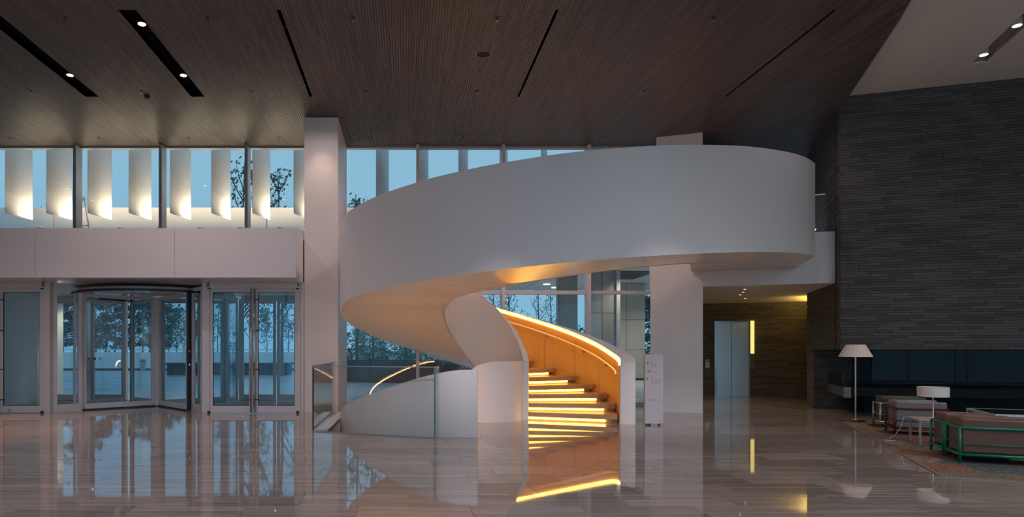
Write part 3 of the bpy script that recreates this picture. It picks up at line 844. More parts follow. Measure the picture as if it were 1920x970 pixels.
# trees
def tree(name, label, x, y, h, kind, seed, group=None, spread=1.0, ln=9, ls=.10):
    rg = random.Random(seed)
    o = thing(name, label, 'tree' if kind != 'bush' else 'shrub', (x, y, -.03), 0, group)
    tk = MB(); lf = MB()
    def leaf(p, s):
        a = Vector((rg.gauss(0, 1), rg.gauss(0, 1), rg.gauss(0, 1))).normalized(); b = a.orthogonal().normalized(); c = a.cross(b)
        p = Vector(p); q = [p+b*s, p+c*s*.55, p-b*s, p-c*s*.55]
        lf.add(q, [(0, 1, 2, 3)])
    def cluster(p, r, n, s, flat=.6):
        for _ in range(n):
            d = Vector((rg.gauss(0, .5), rg.gauss(0, .5), rg.gauss(0, .5)*flat)); leaf(Vector(p)+d*r, s*rg.uniform(.6, 1.3))
    if kind == 'sparse':
        top = Vector((x+rg.uniform(-.3, .3), y, h))
        tk.tube([(x, y, -.03), (x+rg.uniform(-.1, .1), y, h*.4), top], [.09*h/9, .06*h/9, .015], 6)
        for i in range(22):
            t = rg.uniform(.25, .92); b0 = Vector((x, y, 0))+(top-Vector((x, y, 0)))*t
            a = rg.uniform(0, 2*math.pi); L = h*.26*(1.15-t)*spread+.3
            b1 = b0+Vector((math.cos(a)*L*.6, math.sin(a)*L*.6, L*rg.uniform(.7, 1.2)))
            tk.tube([b0, (b0+b1)/2+Vector((math.cos(a), math.sin(a), -.3))*L*.08, b1], [.03*h/9, .02*h/9, .006], 5)
            for q in (.45, .7, 1.0):
                cluster(b0+(b1-b0)*q, .32, ln, ls)
    elif kind == 'pine':
        tk.tube([(x, y, -.03), (x+rg.uniform(-.2, .2), y, h*.95)], [.13, .03], 6)
        for i in range(26):
            t = rg.uniform(.22, 1.0); a = rg.uniform(0, 2*math.pi); L = h*.30*(1.1-t)*spread+.25
            b1 = Vector((x+math.cos(a)*L, y+math.sin(a)*L, h*t))
            tk.tube([(x, y, h*t-.2), b1], [.03, .01], 4)
            cluster(b1, .62, 30, .15, .5); cluster(Vector((x, y, h*t))*.5+b1*.5, .5, 16, .15, .5)
    elif kind == 'birch':
        for j in range(3):
            bx = x+rg.uniform(-.5, .5)
            tk.tube([(bx, y, -.03), (bx+rg.uniform(-.3, .3), y, h*.6), (bx+rg.uniform(-.6, .6), y, h)], [.05, .04, .01], 6)
            for i in range(16):
                t = rg.uniform(.2, 1); cluster((bx+rg.gauss(0, .45), y+rg.gauss(0, .4), h*t), .4, 20, .065)
    else:
        tk.tube([(x, y, -.03), (x, y, h*.6)], [.05, .02], 5)
        for i in range(26): cluster((x+rg.gauss(0, h*.35), y+rg.gauss(0, h*.3), abs(rg.gauss(h*.5, h*.25))), .3, 20, .09)
    tk.build('trunk', 'birch' if kind == 'birch' else 'bark', o); lf.build('foliage', 'pine' if kind == 'pine' else 'leaf', o)
    return o
for i, (px, h, Y) in enumerate(((449, 9.9, 29), (528, 10.2, 32), (66, 7.8, 29), (470, 6.5, 36))):
    tree('young_tree', ['tall sparse tree seen between the sixth and seventh fin', 'tall sparse tree seen beside the marble column through the upper glass', 'sparse tree top between the first two fins', 'lower sparse tree seen through the doors beside the column'][i], (px-760)*Y/1200, Y, h, 'sparse', 20+i, 'young trees on the forecourt')
for i, (px, h, Y) in enumerate(((668, 8.6, 30), (700, 8.0, 31), (925, 5.6, 38), (958, 5.8, 38), (1010, 6.0, 40), (1035, 5.4, 41))):
    tree('young_tree', ['sparse tree rising just right of the column', 'sparse tree top at the left end of the balustrade', 'thin tree left of the slim mullion over the stair rail', 'thin tree just right of the slim mullion over the stair rail', 'bare thin tree in the middle pane above the stair rail', 'smallest bare tree in the middle pane above the stair rail'][i], (px-760)*Y/1200, Y, h, 'sparse', 40+i, 'young trees on the forecourt', .85 if i > 1 else 1, 9 if i < 2 else (5 if i < 4 else 3), .10 if i < 2 else .07)
for i, px in enumerate((-40, 5, 60, 95, 118, 140, 160, 180, 198, 215, 250, 268, 282, 300)):
    Y = 51+4.5*((i*3) % 7); tree('pine_tree', 'dense dark pine behind the white forecourt wall, %s from the left' % ords[i], (px-760)*Y/1200, Y, 6.3+((i*37) % 17)*.09, 'pine', 60+i, 'dense pines behind the forecourt wall', .85)
for i, px in enumerate((318, 332, 345, 366, 385, 408, 430, 500, 540, 575)):
    Y = 50+4*((i*2) % 5); tree('forecourt_tree', 'leafy tree behind the low forecourt wall, %s from the left' % ords[i], (px-760)*Y/1200, Y, 4.6+(i % 3)*.5, 'sparse', 90+i, 'leafy trees behind the forecourt wall', 1.2)
for i, px in enumerate((660, 676, 692, 710, 726, 744, 762, 790)):
    Y = (37.6, 43.2, 39.2, 48.2, 44.2)[i % 5]; tree('birch_tree', 'slim pale birch clump beyond the planter, %s from the column' % ords[i], (px-760)*Y/1200, Y, 4.6-(i % 3)*.5, 'birch', 110+i, 'birch clumps beyond the planter')
for i, px in enumerate((652, 690, 735, 770, 800, 840, 870)):
    Y = 33.5+1.6*(i % 3); tree('shrub', 'green shrub below the birches, %s from the column' % ords[i], (px-760)*Y/1200, Y, 1.9, 'bush', 130+i, 'shrubs below the birches')
tree('pine_tree', 'dark pine seen at the right end of the window above the sign', (1222-760)*40/1200, 40, 4.6, 'pine', 150)
tree('pine_tree', 'small dark pine seen low beside the grey cladding pier', (1063-760)*40/1200, 40, 3.0, 'pine', 151)

# ================================================================== SPIRAL STAIR
stair = thing('spiral_staircase', 'sweeping white spiral staircase with amber lit oak steps', 'staircase', (SC0[0], SC0[1], 0))
ZB = [(-22, -.6), (24, 0.0), (60, .47), (90, .885), (105, 1.10), (120, 1.31), (135, 1.50), (150, 1.68), (165, 1.84), (180, 1.99)]
ZT = [(-22, 1.09), (0, 1.24), (18.5, 1.464), (42, 1.79), (61, 2.05), (77, 2.26), (90, 2.445), (105, 2.66), (120, 2.87), (135, 3.06), (150, 3.24), (165, 3.40), (180, 3.55)]
def cat(pts, n):
    P_ = [np.array(p, float) for p in pts]; out = []
    for i in range(len(P_)-1):
        p0 = P_[i-1] if i else 2*P_[0]-P_[1]; p3 = P_[i+2] if i+2 < len(P_) else 2*P_[-1]-P_[-2]; p1, p2 = P_[i], P_[i+1]
        for k in range(n):
            t = k/n; out.append(.5*((2*p1)+(-p0+p2)*t+(2*p0-5*p1+4*p2-p3)*t*t+(-p0+3*p1-3*p2+p3)*t**3))
    out.append(P_[-1]); return out
def oc(a, r=RO): return (SC0[0]+r*math.cos(R(a)), SC0[1]+r*math.sin(R(a)))
outer = []
for a in np.arange(-22, 179, 3): outer.append((*oc(a), smooth_interp(a, ZB), smooth_interp(a, ZT)))
front = [(*oc(179), 1.98, 3.54), (*oc(187), 2.06, 3.62), (-1.04, 11.38, 2.163, 3.725), (-.72, 11.0, 2.272, 3.828), (-.365, 10.62, 2.332, 3.890), (.068, 10.22, 2.376, 3.935),
         (.49, 9.9, 2.414, 3.977), (1.175, 9.54, 2.476, 4.038), (1.75, 9.34, 2.521, 4.084), (2.295, 9.2, 2.561, 4.126), (2.79, 9.15, 2.601, 4.163), (3.56, 9.14, 2.653, 4.216),
         (4.335, 9.27, 2.708, 4.268), (5.15, 9.54, 2.769, 4.328), (6.02, 10.04, 2.837, 4.398), (6.55, 10.45, 2.876, 4.435), (6.9, 10.82, 2.908, 4.465), (7.07, 11.06, 2.925, 4.485), (7.36, 11.75, 2.925, 4.485), (7.70, 12.56, 2.925, 4.485)]
outer += [tuple(p) for p in cat(front, 6)]
ZBI = [(-22, -.7), (24, 0.0), (60, .49), (95, .97), (125, 1.395), (150, 1.71), (184, 2.05), (205, 2.13), (219, 2.235), (240, 2.30), (257, 2.345)]
ZTI = [(-22, 1.09), (-5, 1.10), (0, 1.15), (20, 1.43), (45, 1.84), (70, 2.20), (90, 2.47), (125, 2.95), (150, 3.27), (184, 3.61), (257, 3.90)]
inner = []
for a in np.arange(-22, 256, 4): inner.append((*oc(a, RI), smooth_interp(a, ZBI), smooth_interp(a, ZTI)))
ifr = [(*oc(257, RI), 2.345, 3.9), (1.76, 11.36, 2.427, 3.98), (2.2, 11.34, 2.506, 4.06), (2.84, 11.32, 2.605, 4.16), (3.59, 11.35, 2.71, 4.26), (4.3, 11.42, 2.79, 4.34), (4.9, 11.62, 2.86, 4.41), (5.22, 11.86, 2.905, 4.46), (5.36, 12.05, 2.925, 4.485), (5.62, 12.6, 2.925, 4.485), (5.87, 13.14, 2.925, 4.485)]
inner += [tuple(p) for p in cat(ifr, 6)]
def wall_sweep(path, th, side, zmin=0.0, drop=0.012):
    rings = []
    n = len(path)
    for i, (x, y, zb, zt) in enumerate(path):
        a = Vector(path[max(i-1, 0)][:2]); b = Vector(path[min(i+1, n-1)][:2]); t = (b-a).normalized(); nn = Vector((-t.y, t.x))*side*th
        z0 = max(zb-drop, zmin)
        zi = z0+min(.14, max(0, zb))
        rings.append([(x, y, z0), (x, y, zt), (x+nn.x, y+nn.y, zt), (x+nn.x, y+nn.y, zi)])
    return MB().strip(rings)
def thick_out(i): return .27
wall_sweep(outer, .25, 1).build('outer_wall', 'plaster', stair, smooth=True, auto=35)
wall_sweep(inner, .10, -1).build('inner_wall', 'plaster', stair, smooth=True, auto=35)
# underside: ruled between the two edges at equal height
def levels(path):
    s = 0; L = []
    zs = []; last = -9
    for x, y, zb, zt in path:
        if zb > 0.0 and zb > last+1e-4: zs.append((zb, x, y)); last = zb
    return zs
lo = levels(outer); li = levels(inner)
def at_level(tab, z): return (float(np.interp(z, [t[0] for t in tab], [t[1] for t in tab])), float(np.interp(z, [t[0] for t in tab], [t[2] for t in tab])))
rings = []; rings_t = []
zz = list(np.linspace(.02, 2.924, 190))
for z in zz:
    p = Vector(at_level(lo, z)); q = Vector(at_level(li, z)); d = (q-p).normalized()
    p2 = p+d*.025; q2 = q-d*.02
    rings.append([(p2.x+(q2.x-p2.x)*t, p2.y+(q2.y-p2.y)*t, z) for t in np.linspace(0, 1, 5)])
rings.append([(Vector((7.69, 12.54))*(1-t)+Vector((5.86, 13.13))*t).to_tuple()+(2.9245,) for t in np.linspace(0, 1, 5)])
MB().strip(rings, False, False).build('soffit', 'soffit', stair, smooth=True)
up_r = [[(x, y, z+.42) for x, y, z in r] for r in rings if r[0][2] > 1.7]
MB().strip(up_r, False, False).build('landing_floor', 'tread', stair, smooth=True)
# treads with light strips
TA, TH = 13.0, .15
def wedge(r0, r1, a0, a1, z0, z1, n=4):
    return [oc(a0+(a1-a0)*i/n, r1) for i in range(n+1)] + [oc(a1+(a0-a1)*i/n, r0) for i in range(n+1)], z0, z1
for k in range(1, 15):
    a0 = -21.5+TA*(k-1)
    t_ = MB().prism(*wedge(.745 if k > 1 else .75, 2.40, a0, a0+TA+2.5, TH*k-.085, TH*k)).build('tread', 'tread', stair, bevel=.003, seg=1)
    MB().prism(*wedge(.75, 2.40, a0+2.6, a0+3.0, TH*(k-1), TH*k-.086)).build('riser', 'tread', t_)
    MB().prism(*wedge(.80, 2.20, a0+1.0, a0+1.6, TH*k-.086-.040, TH*k-.087)).build('led_strip', 'stepled', t_)
for k in range(0, 8):        # flight going down
    a0 = 238-TA*k
    t_ = MB().prism(*wedge(.75, 2.48, a0-TA, a0, -TH*(k+1)-.085, -TH*(k+1))).build('tread', 'tread', stair)
    MB().prism(*wedge(.80, 2.30, a0-1.6, a0-1.0, -TH*(k+1)-.127, -TH*(k+1)-.087)).build('led_strip', 'stepled', t_)
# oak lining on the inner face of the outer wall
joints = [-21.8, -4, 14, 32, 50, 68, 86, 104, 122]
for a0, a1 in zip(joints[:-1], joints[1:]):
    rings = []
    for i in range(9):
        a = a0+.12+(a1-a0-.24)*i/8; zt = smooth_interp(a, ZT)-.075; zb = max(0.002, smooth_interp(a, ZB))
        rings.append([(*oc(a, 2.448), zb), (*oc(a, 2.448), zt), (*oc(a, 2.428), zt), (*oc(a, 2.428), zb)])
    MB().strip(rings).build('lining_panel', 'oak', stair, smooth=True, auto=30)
rings = []; rail = []
for a in np.arange(-20.5, 122, 2.5):
    zt = smooth_interp(a, ZT)
    rings.append([(*oc(a, 2.446), zt-.070), (*oc(a, 2.446), zt-.045), (*oc(a, 2.418), zt-.045), (*oc(a, 2.418), zt-.070)])
    rail.append((*oc(a, 2.37), zt-.24))
MB().strip(rings).build('cove_led', 'led', stair)
hr = MB().tube(rail, .017, 8).build('handrail', 'steel', stair, smooth=True)
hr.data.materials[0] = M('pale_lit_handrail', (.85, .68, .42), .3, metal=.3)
for a in (5, 25, 48, 70, 92):
    zt = smooth_interp(a, ZT)
    MB().tube([(*oc(a, 2.37), zt-.255), (*oc(a, 2.37), zt-.30), (*oc(a, 2.43), zt-.30)], .009, 6).build('bracket', 'dark', hr)
# low drum round the foot of the inner wall
DT = [(180, .05), (235, .80), (252, 1.0), (264, 1.06), (277, 1.09), (338, 1.09)]
rings = []
for a in np.arange(338, 179, -3):
    zt = smooth_interp(a, DT); z0 = -.003 if a > 262 else -2.6
    rings.append([(*oc(a, RI), z0), (*oc(a, RI), zt), (*oc(a, RI-.12), zt), (*oc(a, RI-.12), z0)])
MB().strip(rings).build('inner_drum', 'plaster', stair, smooth=True, auto=35)
# curved parapet of the flight going down
PT = [(130, -.75), (160, -.22), (187, .17), (205.5, .395), (217.5, .537), (234.5, .772), (247, .93), (254, .99), (262, 1.005)]
par = thing('lower_stair_parapet', 'curved white parapet of the stair going down beside the glass rail', 'parapet', (*oc(250), 0))
rings = []
for a in np.arange(261, 129, -3):
    zt = smooth_interp(a, PT); rings.append([(*oc(a), -2.6), (*oc(a), zt), (*oc(a, RO-.2), zt), (*oc(a, RO-.2), -2.6)])
MB().strip(rings).build('wall', 'plaster', par, smooth=True, auto=35)
rings = []
for a in np.arange(257, 150, -3):
    zt = smooth_interp(a, PT); rings.append([(*oc(a, RO-.202), zt-.09), (*oc(a, RO-.202), zt-.065), (*oc(a, RO-.225), zt-.065), (*oc(a, RO-.225), zt-.09)])
MB().strip(rings).build('cove_led', EM('amber_led_lower', (1.0, .56, .27), 32), par)
rings = []
for a in np.arange(258, 132, -3):
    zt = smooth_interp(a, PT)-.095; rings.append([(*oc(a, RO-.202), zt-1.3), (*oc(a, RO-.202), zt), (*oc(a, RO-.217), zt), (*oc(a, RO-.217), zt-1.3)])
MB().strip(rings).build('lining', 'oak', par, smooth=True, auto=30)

# ------------------------------------------------------------------ glass balustrade round the stairwell
gb = thing('glass_balustrade', 'frameless glass balustrade with slim dark rail round the stairwell', 'balustrade', (-1.46, 10.13, 0))
G0, G1, G2, G3 = (-1.46, 10.13), (.43, 9.375), (.50, 9.60), (-1.44, DOOR-.01)
for p, q in ((G0, G1), (G0, G3), (G1, G2)):
    MB().bar(p, q, .015, -.004, 1.035, .5).build('pane', 'railglass', gb)
    MB().bar(p, q, .02, 1.035, 1.05, .5).build('cap_rail', 'steel' if p == G1 else 'greymetal', gb)
for p in (G0, G1):
    MB().box(p[0]-.011, p[0]+.011, p[1]-.011, p[1]+.011, 0, 1.034).build('corner_edge', 'dark' if p == G0 else 'glassedge', gb)
MB().bar(G0, G1, .03, .001, .014, .5).build('floor_channel', 'greymetal', gb)
MB().bar((-1.40, 10.2), (-1.36, DOOR-.02), -.16, .001, .03).build('kerb', 'panel', gb)

# guard glass on the bridge
gg = thing('bridge_glass_guard', 'glass guard with pale handrail on the bridge beside the slate wall', 'balustrade', (8.0, 12.6, 3.6))
d = (BM1-BM0).normalized(); a_, b_ = BM0+d*2.75, BM1-d*.03
off = Vector((-d.y, d.x))*.12
MB().bar(a_+off, b_+off, .014, 3.601, 4.34).build('pane', 'railglass', gg); MB().bar(a_+off, b_+off-d*.1, .03, 4.341, 4.365).build('handrail', 'white', gg)

# ================================================================== CEILING FITTINGS
def ordl(i): return ords[i]
def slot_lamp(X, Y, label, power, zoff=.06, col=(1, .76, .5), ang=95, target=None, blend=.7):  # builds both the visible downlights and the added fill lamps
    o = thing('recessed_downlight', label, 'downlight', (X, Y, CEIL+zoff), 0, 'downlights in the ceiling slots')
    MB().lathe([(.062, 0.002), (.068, .12)], (X, Y, CEIL+zoff), 18).build('housing', 'dark', o)
    MB().lathe([(.055, -.003), (.055, 0.001)], (X, Y, CEIL+zoff), 18).build('lens', 'lampglow', o)
    spot('downlight_lamp', (X, Y, CEIL+zoff-.01), power, col, ang, blend, target, .05, o)
WARM = (1, .75, .68)
slot_lamp(-5.91, 11.28, 'lit downlight in the leftmost wide ceiling slot', 190, col=WARM, ang=120)
slot_lamp(-3.915, 9.51, 'nearer lit downlight in the second ceiling slot', 190, col=WARM, ang=120)
slot_lamp(-3.915, 11.29, 'farther lit downlight in the second ceiling slot', 190, col=WARM, ang=120)
for i, (X, Y) in enumerate(((-5.91, 5.2), (-3.915, 5.2), (.23, 5.2), (4.03, 5.2), (-5.91, -2.8), (-3.915, -2.8), (.23, -2.8), (4.03, -1.0), (-5.91, -1.0), (-3.915, -1.0), (.23, -1.0))):  # unseen fill lamps added to brighten surfaces facing the camera
    slot_lamp(X, Y, '%s added fill downlight in a ceiling slot outside the picture' % ords[i], 120 if Y > 0 else 230, col=(.97, .90, 1), ang=165, zoff=-.06)
for i, (X, tx, an, pw) in enumerate(((-5.91, -7.2, 34, 330), (-5.90, -4.6, 34, 330), (-3.915, -2.4, 30, 330), (.23, .3, 18, 600), (.24, 1.9, 18, 1500), (4.03, 3.6, 18, 1200), (4.04, 5.3, 19, 1700))):    # unseen fill spots added to brighten the doors and the stair foot
    slot_lamp(X, 3.2+.3*(i % 2), '%s added aimed fill spot in a ceiling slot outside the picture' % ords[i], pw, col=(1, .88, .97), ang=an, zoff=-.06, target=(tx, 12.4, .1 if an > 20 else -.75), blend=1.0)
for i, (X, Y, P_) in enumerate(((-1.782, 9.5, 45), (-1.782, 11.6, 45), (2.132, 9.5, 80), (2.132, 11.75, 190), (6.04, 9.6, 40), (6.04, 11.6, 60))):  # hidden fill lamps added to lift the column, pier and stair
    o = thing('pinhole_fill_light', ['nearer', 'farther'][i % 2] + ' added pinhole fill light in the slim ceiling slot ' + ['beside the column', 'over the stair', 'at the ceiling fold'][i//2], 'downlight', (X, Y, CEIL), 0, 'added pinhole fill lights in the slim slots')
    MB().lathe([(.018, .012), (.022, .10)], (X, Y, CEIL), 12).build('housing', 'dark', o)
    spot('pinhole_fill', (X, Y, CEIL-.03), P_, (1, .79, .81), 168, .5, None, .02, o)
for i, Y in enumerate((9.9, 11.4)):  # unseen spots added to throw a warm patch on the left floor
    slot_lamp(-9.91, Y, '%s added amber fill spot in the ceiling slot beyond the left picture edge' % ords[i], 1100, col=(1, .50, .20), ang=40, zoff=-.06, target=(-7.3, Y-.3, 0), blend=.9)
for i, (X, Y) in enumerate(((7.5, -2.5), (11.5, -2.5), (7.5, 1.5), (11.5, 1.5))):  # unseen fill lamps added to brighten the balustrade end and lounge
    o = thing('lounge_fill_light', '%s added fill light in the lounge ceiling outside the picture' % ords[i], 'downlight', (X, Y, WC), 0, 'added fill lights in the lounge ceiling')
    MB().lathe([(.06, -.012), (.07, -.001)], (X, Y, WC), 18).build('trim', 'white', o); MB().lathe([(.05, -.016), (.05, -.0125)], (X, Y, WC), 18).build('lens', 'lampglow', o)
    spot('lounge_fill', (X, Y, WC-.03), 580, (.90, .95, 1), 165, .7, None, .06, o)
# downlight over the column face
o = thing('column_downlight', 'downlight washing the front of the marble column', 'downlight', (-1.72, 12.55, CEIL))
MB().lathe([(.05, -.006), (.06, .002)], (-1.72, 12.55, CEIL), 16).build('trim', 'dark', o)
spot('column_lamp', (-1.72, 12.55, CEIL-.02), 62, (1, .76, .56), 52, .9, (-1.72, 13.1, 3.9), .05, o)
rowlab = ['row of ceiling sprinklers nearest the viewer', 'middle row of ceiling sprinklers', 'row of ceiling sprinklers nearest the glass']
for ri, (Y, xs) in enumerate(((9.2, (-4.89, -2.84, -.75, 1.32, 4.43)), (11.8, (-6.9, -4.87, -2.82, -.74, 1.32, 4.40)), (14.4, (-8.9, -6.9, -4.88, -2.83, -.76, 1.30, 4.38)))):
    for i, X in enumerate(xs):
        s_ = thing('sprinkler', '%s sprinkler from the left in the %s' % (ords[i], ['near ceiling row', 'middle ceiling row', 'ceiling row nearest the glass'][ri]), 'sprinkler', (X, Y, CEIL), 0, rowlab[ri])
        MB().lathe([(.035, -.012), (.035, -.006)], (X, Y, CEIL), 12).build('plate', 'dark', s_)
        MB().lathe([(.012, -.05), (.012, -.012)], (X, Y, CEIL), 8).build('head', 'steel', s_)
        MB().lathe([(.022, -.055), (.022, -.05)], (X, Y, CEIL), 10).build('deflector', 'steel', s_)
for i, (X, Y) in enumerate(((6.53, 11.33), (7.28, 13.07))):
    z_ = zslope(X, Y)
    s_ = thing('sprinkler', ['sprinkler on the folded ceiling nearer the viewer', 'sprinkler on the folded ceiling above the balustrade end'][i], 'sprinkler', (X, Y, z_), 0, 'sprinklers on the folded ceiling')
    MB().lathe([(.035, -.012), (.035, -.004)], (X, Y, z_), 12).build('plate', 'dark', s_); MB().lathe([(.014, -.05), (.014, -.012)], (X, Y, z_), 8).build('head', 'steel', s_)
s_ = thing('ceiling_speaker', 'round dark ceiling speaker grille between two slots', 'speaker', (1.26, 10.33, CEIL))
MB().lathe([(.10, -.013), (.125, -.013), (.125, -.006)], (1.26, 10.33, CEIL), 28).build('rim', 'greymetal', s_)
MB().lathe([(.112, -.0145), (.112, -.012)], (1.26, 10.33, CEIL), 28).build('grille', 'backing', s_)
s_ = thing('smoke_detector', 'small black smoke detector on the ceiling above the revolving door', 'detector', (-4.85, 12.02, CEIL))
MB().lathe([(.055, -.008), (.055, -.03), (.04, -.05)], (-4.85, 12.02, CEIL), 20).build('body', 'black', s_); MB().lathe([(.03, -.051), (.03, -.058)], (-4.85, 12.02, CEIL), 14).build('sensor', 'black', s_)
# spotlights in the white trough
for i, (X, Y) in enumerate(((9.435, 10.44), (9.08, 9.50))):
    s_ = thing('trough_spotlight', ['farther white cylinder spotlight in the lounge ceiling trough', 'nearer white cylinder spotlight in the lounge ceiling trough'][i], 'spotlight', (X, Y, WC), 0, 'spotlights in the lounge ceiling trough')
    MB().lathe([(.062, .012), (.062, .17)], (X, Y, WC), 20).build('housing', 'white', s_, smooth=True, auto=40)
    MB().lathe([(.052, .006), (.052, .011)], (X, Y, WC), 20).build('lens', 'lampglow', s_)
    MB().lathe([(.012, .17), (.012, .36)], (X, Y, WC), 8).build('stem', 'white', s_)
    spot('trough_lamp', (X, Y, WC-.005), 190, (1, .80, .60), 70, .8, (X-1.2, Y-.6, 0), .04, s_)

# ================================================================== ELEVATOR LOBBY
ld_ = (Vector(LB1)-Vector(LB0)).normalized(); ln = Vector((ld_.y, -ld_.x))
def lob(s, out=0): return Vector(LB0)+ld_*s+ln*out
def s_at(px):       # distance along the lobby wall of a picture column
    m = (px-760)/1200; p = Vector(LB0)+ln*.03
    return (m*p.y-p.x)/(ld_.x-m*ld_.y)
ev = sroot('door_6', 'satin steel elevator doors in the slate wall', (*lob(s_at(1373)), 0))
s0, s1, sm = s_at(1339.5), s_at(1406.5), s_at(1371)
zt = 2.10
m_ = MB().bar(lob(s0, .03), lob(s0+.05, .03), -.03, 0, zt).bar(lob(s1-.04, .03), lob(s1, .03), -.03, 0, zt).bar(lob(s0+.05, .03), lob(s1-.04, .03), -.03, zt-.04, zt)
m_.build('door_frame', 'steel', ev)
MB().bar(lob(s0+.052, .024), lob(sm-.0065, .024), -.02, .005, zt-.042).build('leaf', 'elev', ev)
MB().bar(lob(sm+.0065, .024), lob(s1-.042, .024), -.02, .005, zt-.042).build('leaf', 'elev', ev)
MB().bar(lob(sm-.006, .026), lob(sm+.006, .026), -.019, .005, zt-.042).build('seam', 'black', ev)
MB().bar(lob(s0, .03), lob(s1, .03), -.06, 0.001, .006).build('sill', 'steel', ev)
sl = thing('light_slit', 'vertical yellow light slit beside the elevator doors', 'light', (*lob(s_at(1410)), .7))
a_, b_ = s_at(1407.2), s_at(1414.0)
MB().bar(lob(a_, .03), lob(b_, .03), -.02, 1.19, 2.10).build('glow', 'slitglow', sl); MB().bar(lob(a_, .03), lob(b_, .03), -.02, .76, 1.188).build('lower_plate', M('bronze_plate', (.30, .22, .12), .3, metal=.8), sl)
cp = thing('call_panel', 'small white elevator call panel on the slate wall', 'panel', (*lob(s_at(1326)), .8))
a_, b_ = s_at(1322.5), s_at(1330)
MB().bar(lob(a_, .03), lob(b_, .03), -.012, .78, 1.02).build('plate', 'white', cp)
MB().bar(lob(a_+.03, .042), lob(b_-.03, .042), -.006, .95, .99).build('display', 'black', cp)
for z in (.83, .88): MB().bar(lob(a_+.045, .042), lob(b_-.045, .042), -.006, z, z+.03).build('button', 'steel', cp)
for i, (X, Y) in enumerate(((7.28, 13.72), (7.6, 14.4), (7.9, 15.1), (6.3, 15.0), (8.6, 16.2))):
    s_ = thing('lobby_downlight', ['lobby downlight nearest the bridge edge', 'second lobby downlight from the bridge edge', 'third lobby downlight from the bridge edge', 'lobby downlight near the white pier', 'lobby downlight near the elevator'][i], 'downlight', (X, Y, 2.6), 0, 'downlights in the lobby ceiling')
    MB().lathe([(.05, -.006), (.05, -.001)], (X, Y, 2.6), 16).build('trim', 'white', s_); MB().lathe([(.026, -.009), (.026, -.0065)], (X, Y, 2.6), 14).build('lens', EM('dim_lens', (1, .85, .6), 2.0) if i == 0 else bpy.data.materials['dim_lens'], s_)
    spot('lobby_lamp', (X, Y, 2.58), 24, (1, .80, .56), 110, .7, None, .03, s_)
cv = thing('cove_light', 'yellow cove light washing the right end of the lobby wall', 'light', (10.2, 16.3, 2.3))
cd = (Vector(LB1)-Vector(S1)).normalized(); cn = Vector((-cd.y, cd.x))
p0 = Vector(S1)+cd*.7+cn*.03; p1 = Vector(S1)+cd*2.6+cn*.03
MB().bar(p0, p1, .05, 2.30, 2.34).build('channel', 'dark', cv); MB().bar(p0, p1, .04, 2.341, 2.352).build('strip', EM('yellow_cove_strip', (1, .66, .14), 45), cv)

# ================================================================== SIGN
SY = 10.98
sg = thing('wayfinding_sign', 'slim grey wayfinding sign standing beside the stair wall', 'sign', (4.265, SY, 0))
def sx_(px): return (px-760)*SY/1200
def sz_(py): return CAMH-(py-656)*SY/1200
box('panel', 'sign', (sx_(1209), sx_(1243.5), SY, SY+.05, .03, 1.22), sg, bevel=.002)
for px in (1219, 1237): MB().lathe([(.018, 0), (.018, .03)], (sx_(px), SY+.025, 0), 12).build('foot', 'black', sg)
def text(s, x, z, size, mat, parent, y=SY-.0012, align='LEFT', space=1.0):
    c = bpy.data.curves.new('lettering', 'FONT'); c.body = s; c.size = size; c.align_x = align; c.extrude = .0004; c.space_character = space
    t = bpy.data.objects.new('lettering_tmp', c); COL.objects.link(t)
    bpy.context.view_layer.update()
    me = bpy.data.meshes.new_from_object(t.evaluated_get(bpy.context.evaluated_depsgraph_get()))
    bpy.data.objects.remove(t)
    me.materials.clear(); me.materials.append(MT[mat])
    o = bpy.data.objects.new('lettering', me); COL.objects.link(o); o.parent = parent
    p = PM[parent.name].inverted() @ Vector((x, y, z)); o.location = p; o.rotation_euler = (R(90), 0, 0)
    return o
for s, px, py, sz, mt in (('2F', 1220.3, 681, .028, 'ink'), ('The Library', 1220.3, 684.6, .0275, 'inkpale'), ('Officium', 1220.3, 688.4, .0275, 'inkpale'), ('1F', 1220.3, 696, .028, 'ink'), ('Elevator', 1220.3, 699.4, .0275, 'inkpale'),
                      ('B1', 1221, 709, .028, 'ink'), ('The Restaurant', 1221, 712.7, .0275, 'inkpale'), ('Business Center', 1221, 716.7, .0275, 'inkpale'), ("Kids' Club", 1221, 720.6, .0275, 'inkpale')):
    text(s, sx_(px), sz_(py), sz, mt, sg)
text('SEAMARQ', sx_(1226.3), sz_(751.5), .034, 'inkpale', sg, align='CENTER', space=1.5)
def arrow(cx, cz, ang):
    m_ = MB(); c, s = math.cos(ang), math.sin(ang)
    def ln(a, b, t=.0035):
        ax, az = a[0]*c-a[1]*s, a[0]*s+a[1]*c; bx, bz = b[0]*c-b[1]*s, b[0]*s+b[1]*c
        d = Vector((bx-ax, bz-az)).normalized(); n = Vector((-d.y, d.x))*t
        m_.add([(cx+ax+n.x, SY-.0015, cz+az+n.y), (cx+bx+n.x, SY-.0015, cz+bz+n.y), (cx+bx-n.x, SY-.0015, cz+bz-n.y), (cx+ax-n.x, SY-.0015, cz+az-n.y)], [(0, 1, 2, 3)])
    ln((-.03, 0), (.03, 0)); ln((.03, 0), (.006, .026)); ln((.03, 0), (.006, -.026))
    m_.build('arrow', 'ink', sg)
arrow(sx_(1214.5), sz_(682.3), R(90)); arrow(sx_(1214.8), sz_(696.8), 0); arrow(sx_(1214.5), sz_(709.5), R(225))

